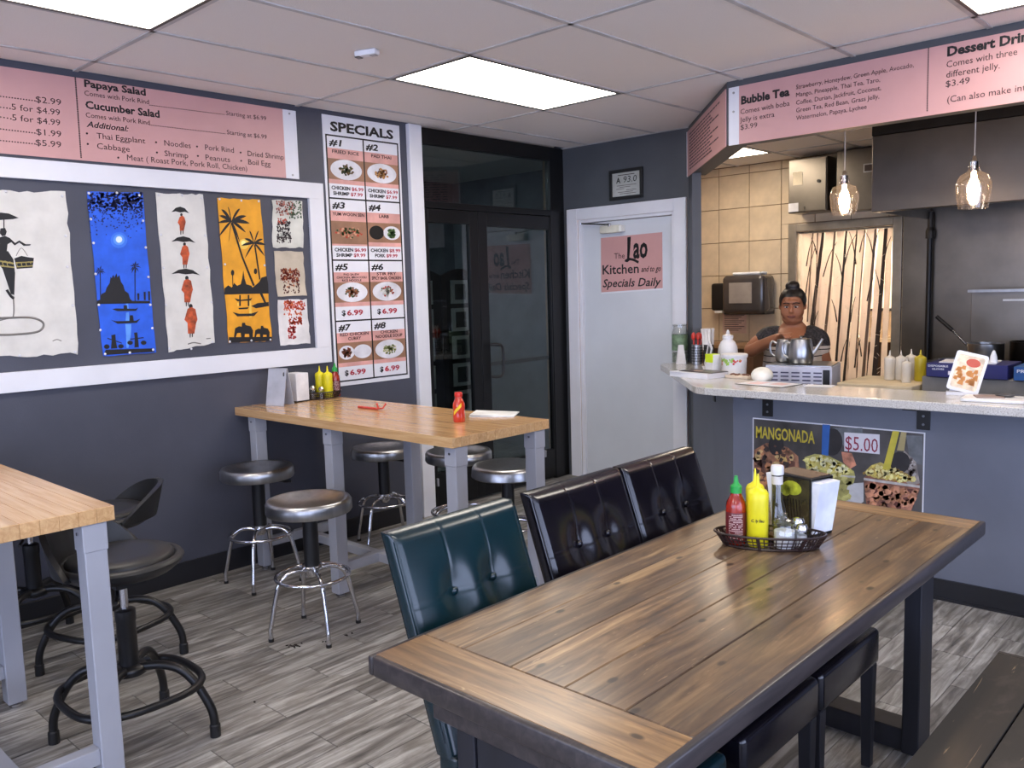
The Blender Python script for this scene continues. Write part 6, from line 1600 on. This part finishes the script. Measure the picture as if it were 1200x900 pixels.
torso = [(.10, .001, .001, 0, 0)]
tor = [(.70, .165, .15, 0, .0), (.80, .185, .165, 0, .0), (.90, .190, .175, 0, -.005), (1.0, .180, .17, 0, -.01), (1.08, .172, .165, 0, -.015), (1.15, .160, .135, 0, -.01), (1.195, .130, .10, 0, 0), (1.225, .090, .072, 0, .008), (1.252, .068, .062, 0, .005)]
b = lofted(tor)
hc = Vector((.0, -.045, 1.372))
tilt = Matrix.Translation(hc) @ Matrix.Rotation(R_(9), 4, 'X')
rtube(b, [(0, .01, 1.20), (0, -.005, 1.27), (0, -.02, 1.32)], [.066, .060, .058])
b.ball((0, .014, .018), .079, .092, .092, 24, M=tilt)             # skull
b.ball((0, -.024, -.034), .074, .066, .074, 24, M=tilt)           # face mass
b.ball((-.034, -.046, -.036), .036, .034, .038, 16, M=tilt); b.ball((.034, -.046, -.036), .036, .034, .038, 16, M=tilt)   # cheeks
b.ball((0, -.050, -.080), .040, .032, .028, 16, M=tilt)           # chin
b.ball((0, -.014, -.086), .068, .060, .040, 16, M=tilt)           # under chin
b.ball((0, -.096, -.024), .0135, .014, .011, 12, M=tilt); b.tube([tilt @ Vector((0, -.080, .014)), tilt @ Vector((0, -.099, -.020))], .0085, 8)   # nose
b.ball((-.011, -.086, -.028), .008, .008, .007, 8, M=tilt); b.ball((.011, -.086, -.028), .008, .008, .007, 8, M=tilt)
b.ball((0, -.076, .034), .05, .016, .014, 14, M=tilt)             # brow
for s in (-1, 1): b.ball((s*.080, .006, -.010), .008, .015, .024, 10, M=tilt)
# right arm (photo left) reaching to the kettle
hand = wl_(-2.355, 4.99, 1.212); elb = wl_(-2.705, 5.19, 1.075); sh = Vector((-.145, 0, 1.165))
wr = hand+(elb-hand)*.27
rtube(b, [sh, sh+(elb-sh)*.5+Vector((-.02, 0, .0)), elb, elb+(wr-elb)*.4+Vector((0, 0, .0)), wr], [.060, .054, .044, .041, .028], 14)
hv = (hand-wr).normalized(); side = hv.cross(Vector((0, 0, 1))).normalized(); upv = side.cross(hv)
palm = wr+hv*.040
b.ball((0, 0, 0), .046, .032, .015, 14, M=Matrix.Translation(palm) @ Matrix(((hv.x, side.x, upv.x, 0), (hv.y, side.y, upv.y, 0), (hv.z, side.z, upv.z, 0), (0, 0, 0, 1))))
rtube(b, [wr-hv*.01, wr+hv*.02], [.029, .026], 12)
for k, (off, ln, cu) in enumerate(((-.024, .062, .2), (-.008, .070, .55), (.008, .066, .75), (.022, .052, .9))):
    base = palm+hv*.034+side*off; p1 = base+hv*ln*.42-upv*ln*.10*cu; p2 = p1+hv*ln*.30-upv*ln*.34*cu; p3 = p2+hv*ln*.14-upv*ln*.34*cu
    rtube(b, [base-hv*.012, base, p1, p2, p3], [.0092, .0090, .0085, .0078, .0068], 8)
tb0 = palm-side*.022-hv*.012; rtube(b, [tb0, tb0-side*.022+hv*.016-upv*.008, tb0-side*.028+hv*.038-upv*.022, tb0-side*.022+hv*.054-upv*.032], [.0125, .011, .0095, .008], 8)
# left arm hanging behind the oven
shl = Vector((.145, 0, 1.165)); el2 = Vector((.205, .01, .95)); wr2 = Vector((.17, -.16, .86))
rtube(b, [shl, shl+(el2-shl)*.5, el2, el2+(wr2-el2)*.5, wr2], [.060, .053, .043, .040, .027], 14)
b.ball(wr2+Vector((-.012, -.04, -.012)), .030, .042, .018, 12)
for k in range(4): bs = wr2+Vector((-.034+.016*k, -.07, -.014)); rtube(b, [bs, bs+Vector((0, -.03, -.008)), bs+Vector((0, -.045, -.028))], [.0088, .0082, .007], 8)
bs = wr2+Vector((-.04, -.025, -.010)); rtube(b, [bs, bs+Vector((-.018, -.025, -.01)), bs+Vector((-.014, -.045, -.02))], [.011, .0095, .008], 8)
# legs
for s in (-1, 1): rtube(b, [(s*.10, 0, .74), (s*.105, -.005, .45), (s*.10, .01, .25), (s*.10, .02, .06)], [.115, .080, .062, .042], 14); b.ball((s*.10, -.04, .035), .045, .11, .033, 14)
remesh(b, .0058, 'body', skin, t, 3)
# top
def shirt_mat():
    m = NT('striped_top'); sep = m.add('ShaderNodeSeparateXYZ'); tc = m.add('ShaderNodeTexCoord'); m.link(tc.outputs['Object'], sep.inputs[0]); z = sep.outputs['Z']
    wv = m.add('ShaderNodeMath', operation='MULTIPLY'); wv.inputs[1].default_value = 1/.040; m.link(z, wv.inputs[0])
    fr_ = m.add('ShaderNodeMath', operation='FRACT'); m.link(wv.outputs[0], fr_.inputs[0])
    lt = m.add('ShaderNodeMath', operation='LESS_THAN'); lt.inputs[1].default_value = .17; m.link(fr_.outputs[0], lt.inputs[0])
    st = m.mix(lt.outputs[0], lin((196, 186, 176)), lin((44, 36, 40)))
    g = m.add('ShaderNodeMath', operation='GREATER_THAN'); g.inputs[1].default_value = 1.105; m.link(z, g.inputs[0])
    v = m.noise(m.coord('Object', (1, 1, 1)), 75, 3, .7); lace = m.ramp(v, [(.42, (20, 18, 22)), (.62, (58, 54, 58))])
    m.link(m.mix(g.outputs[0], st, lace), m.b.inputs['Base Color']); m.b.inputs['Roughness'].default_value = .8; return m.m
b = lofted([(z, hx+.010, hy+.010, cx_, cy_) for z, hx, hy, cx_, cy_ in tor[:-1]])
for S0, S1 in ((sh, elb), (shl, el2)):
    rtube(b, [S0+Vector((-S0.x*.25, 0, .0)), S0+(S1-S0)*.12, S0+(S1-S0)*.36], [.074, .076, .068], 14)
def neckcut(c): return (c.x/.082)**2+((c.y-.0)/.085)**2 < 1 and c.z > 1.15 or (c.x/.086)**2+((c.z-1.225)/.080)**2 < 1 and c.y < .02
remesh(b, .0075, 'striped_top', shirt_mat(), t, 2, neckcut)
b = lofted([(.45, .19, .165, 0, 0), (.60, .195, .17, 0, 0), (.72, .195, .175, 0, 0), (.80, .202, .184, 0, 0)]); b.build('skirt', pm('black_cloth', (28, 26, 30), .8), t, smooth=True)
# hair
hair = pm('black_hair', (22, 17, 17), .42, bump=(60, .5, (1, 1, .2)))
b = MB().ball((0, .018, .028), .087, .097, .092, 26, M=tilt).ball((0, .012, .124), .046, .044, .034, 18, M=tilt).ball((0, .070, -.02), .06, .04, .07, 16, M=tilt)
inv = tilt.inverted()
def haircut(c):
    p = inv @ c
    return p.y < -.018 and p.z < .072-.35*max(0, abs(p.x)-.03) and p.z < .10
remesh(b, .005, 'hair', hair, t, 2, lambda c: (lambda p: (p.y < -.022 and p.z < .066-8*max(0, abs(p.x)-.035)**2*6))(inv @ c))
# face details
dk = pm('dark_brow', (24, 17, 15), .6); ew = pm('eye_white', (196, 184, 176), .3); lip = pm('lip_brown_rose', (112, 58, 50), .45)
for s in (-1, 1):
    MB().ball((s*.0295, -.0868, .004), .0135, .006, .0055, 14, M=tilt).build('eye', ew, t, smooth=True)
    MB().ball((s*.0285, -.0915, .003), .0058, .0030, .0052, 12, M=tilt).build('iris', dk, t, smooth=True)
    MB().tube([tilt @ Vector((s*.013, -.0920, .0085)), tilt @ Vector((s*.030, -.0945, .0115)), tilt @ Vector((s*.046, -.0830, .006))], .0020, 6, smooth=3).build('upper_lid', dk, t, smooth=True)
    MB().tube([tilt @ Vector((s*.011, -.0960, .026)), tilt @ Vector((s*.030, -.0945, .032)), tilt @ Vector((s*.050, -.0790, .025))], .0032, 6, smooth=3).build('eyebrow', dk, t, smooth=True)
MB().tube([tilt @ Vector((-.024, -.084, -.060)), tilt @ Vector((-.010, -.0925, -.0545)), tilt @ Vector((0, -.0930, -.0565)), tilt @ Vector((.010, -.0925, -.0545)), tilt @ Vector((.024, -.084, -.060))], .0042, 8, smooth=3).build('upper_lip', lip, t, smooth=True)
MB().tube([tilt @ Vector((-.020, -.084, -.0625)), tilt @ Vector((0, -.0920, -.0655)), tilt @ Vector((.020, -.084, -.0625))], .0048, 8, smooth=4).build('lower_lip', lip, t, smooth=True)

flush_text()
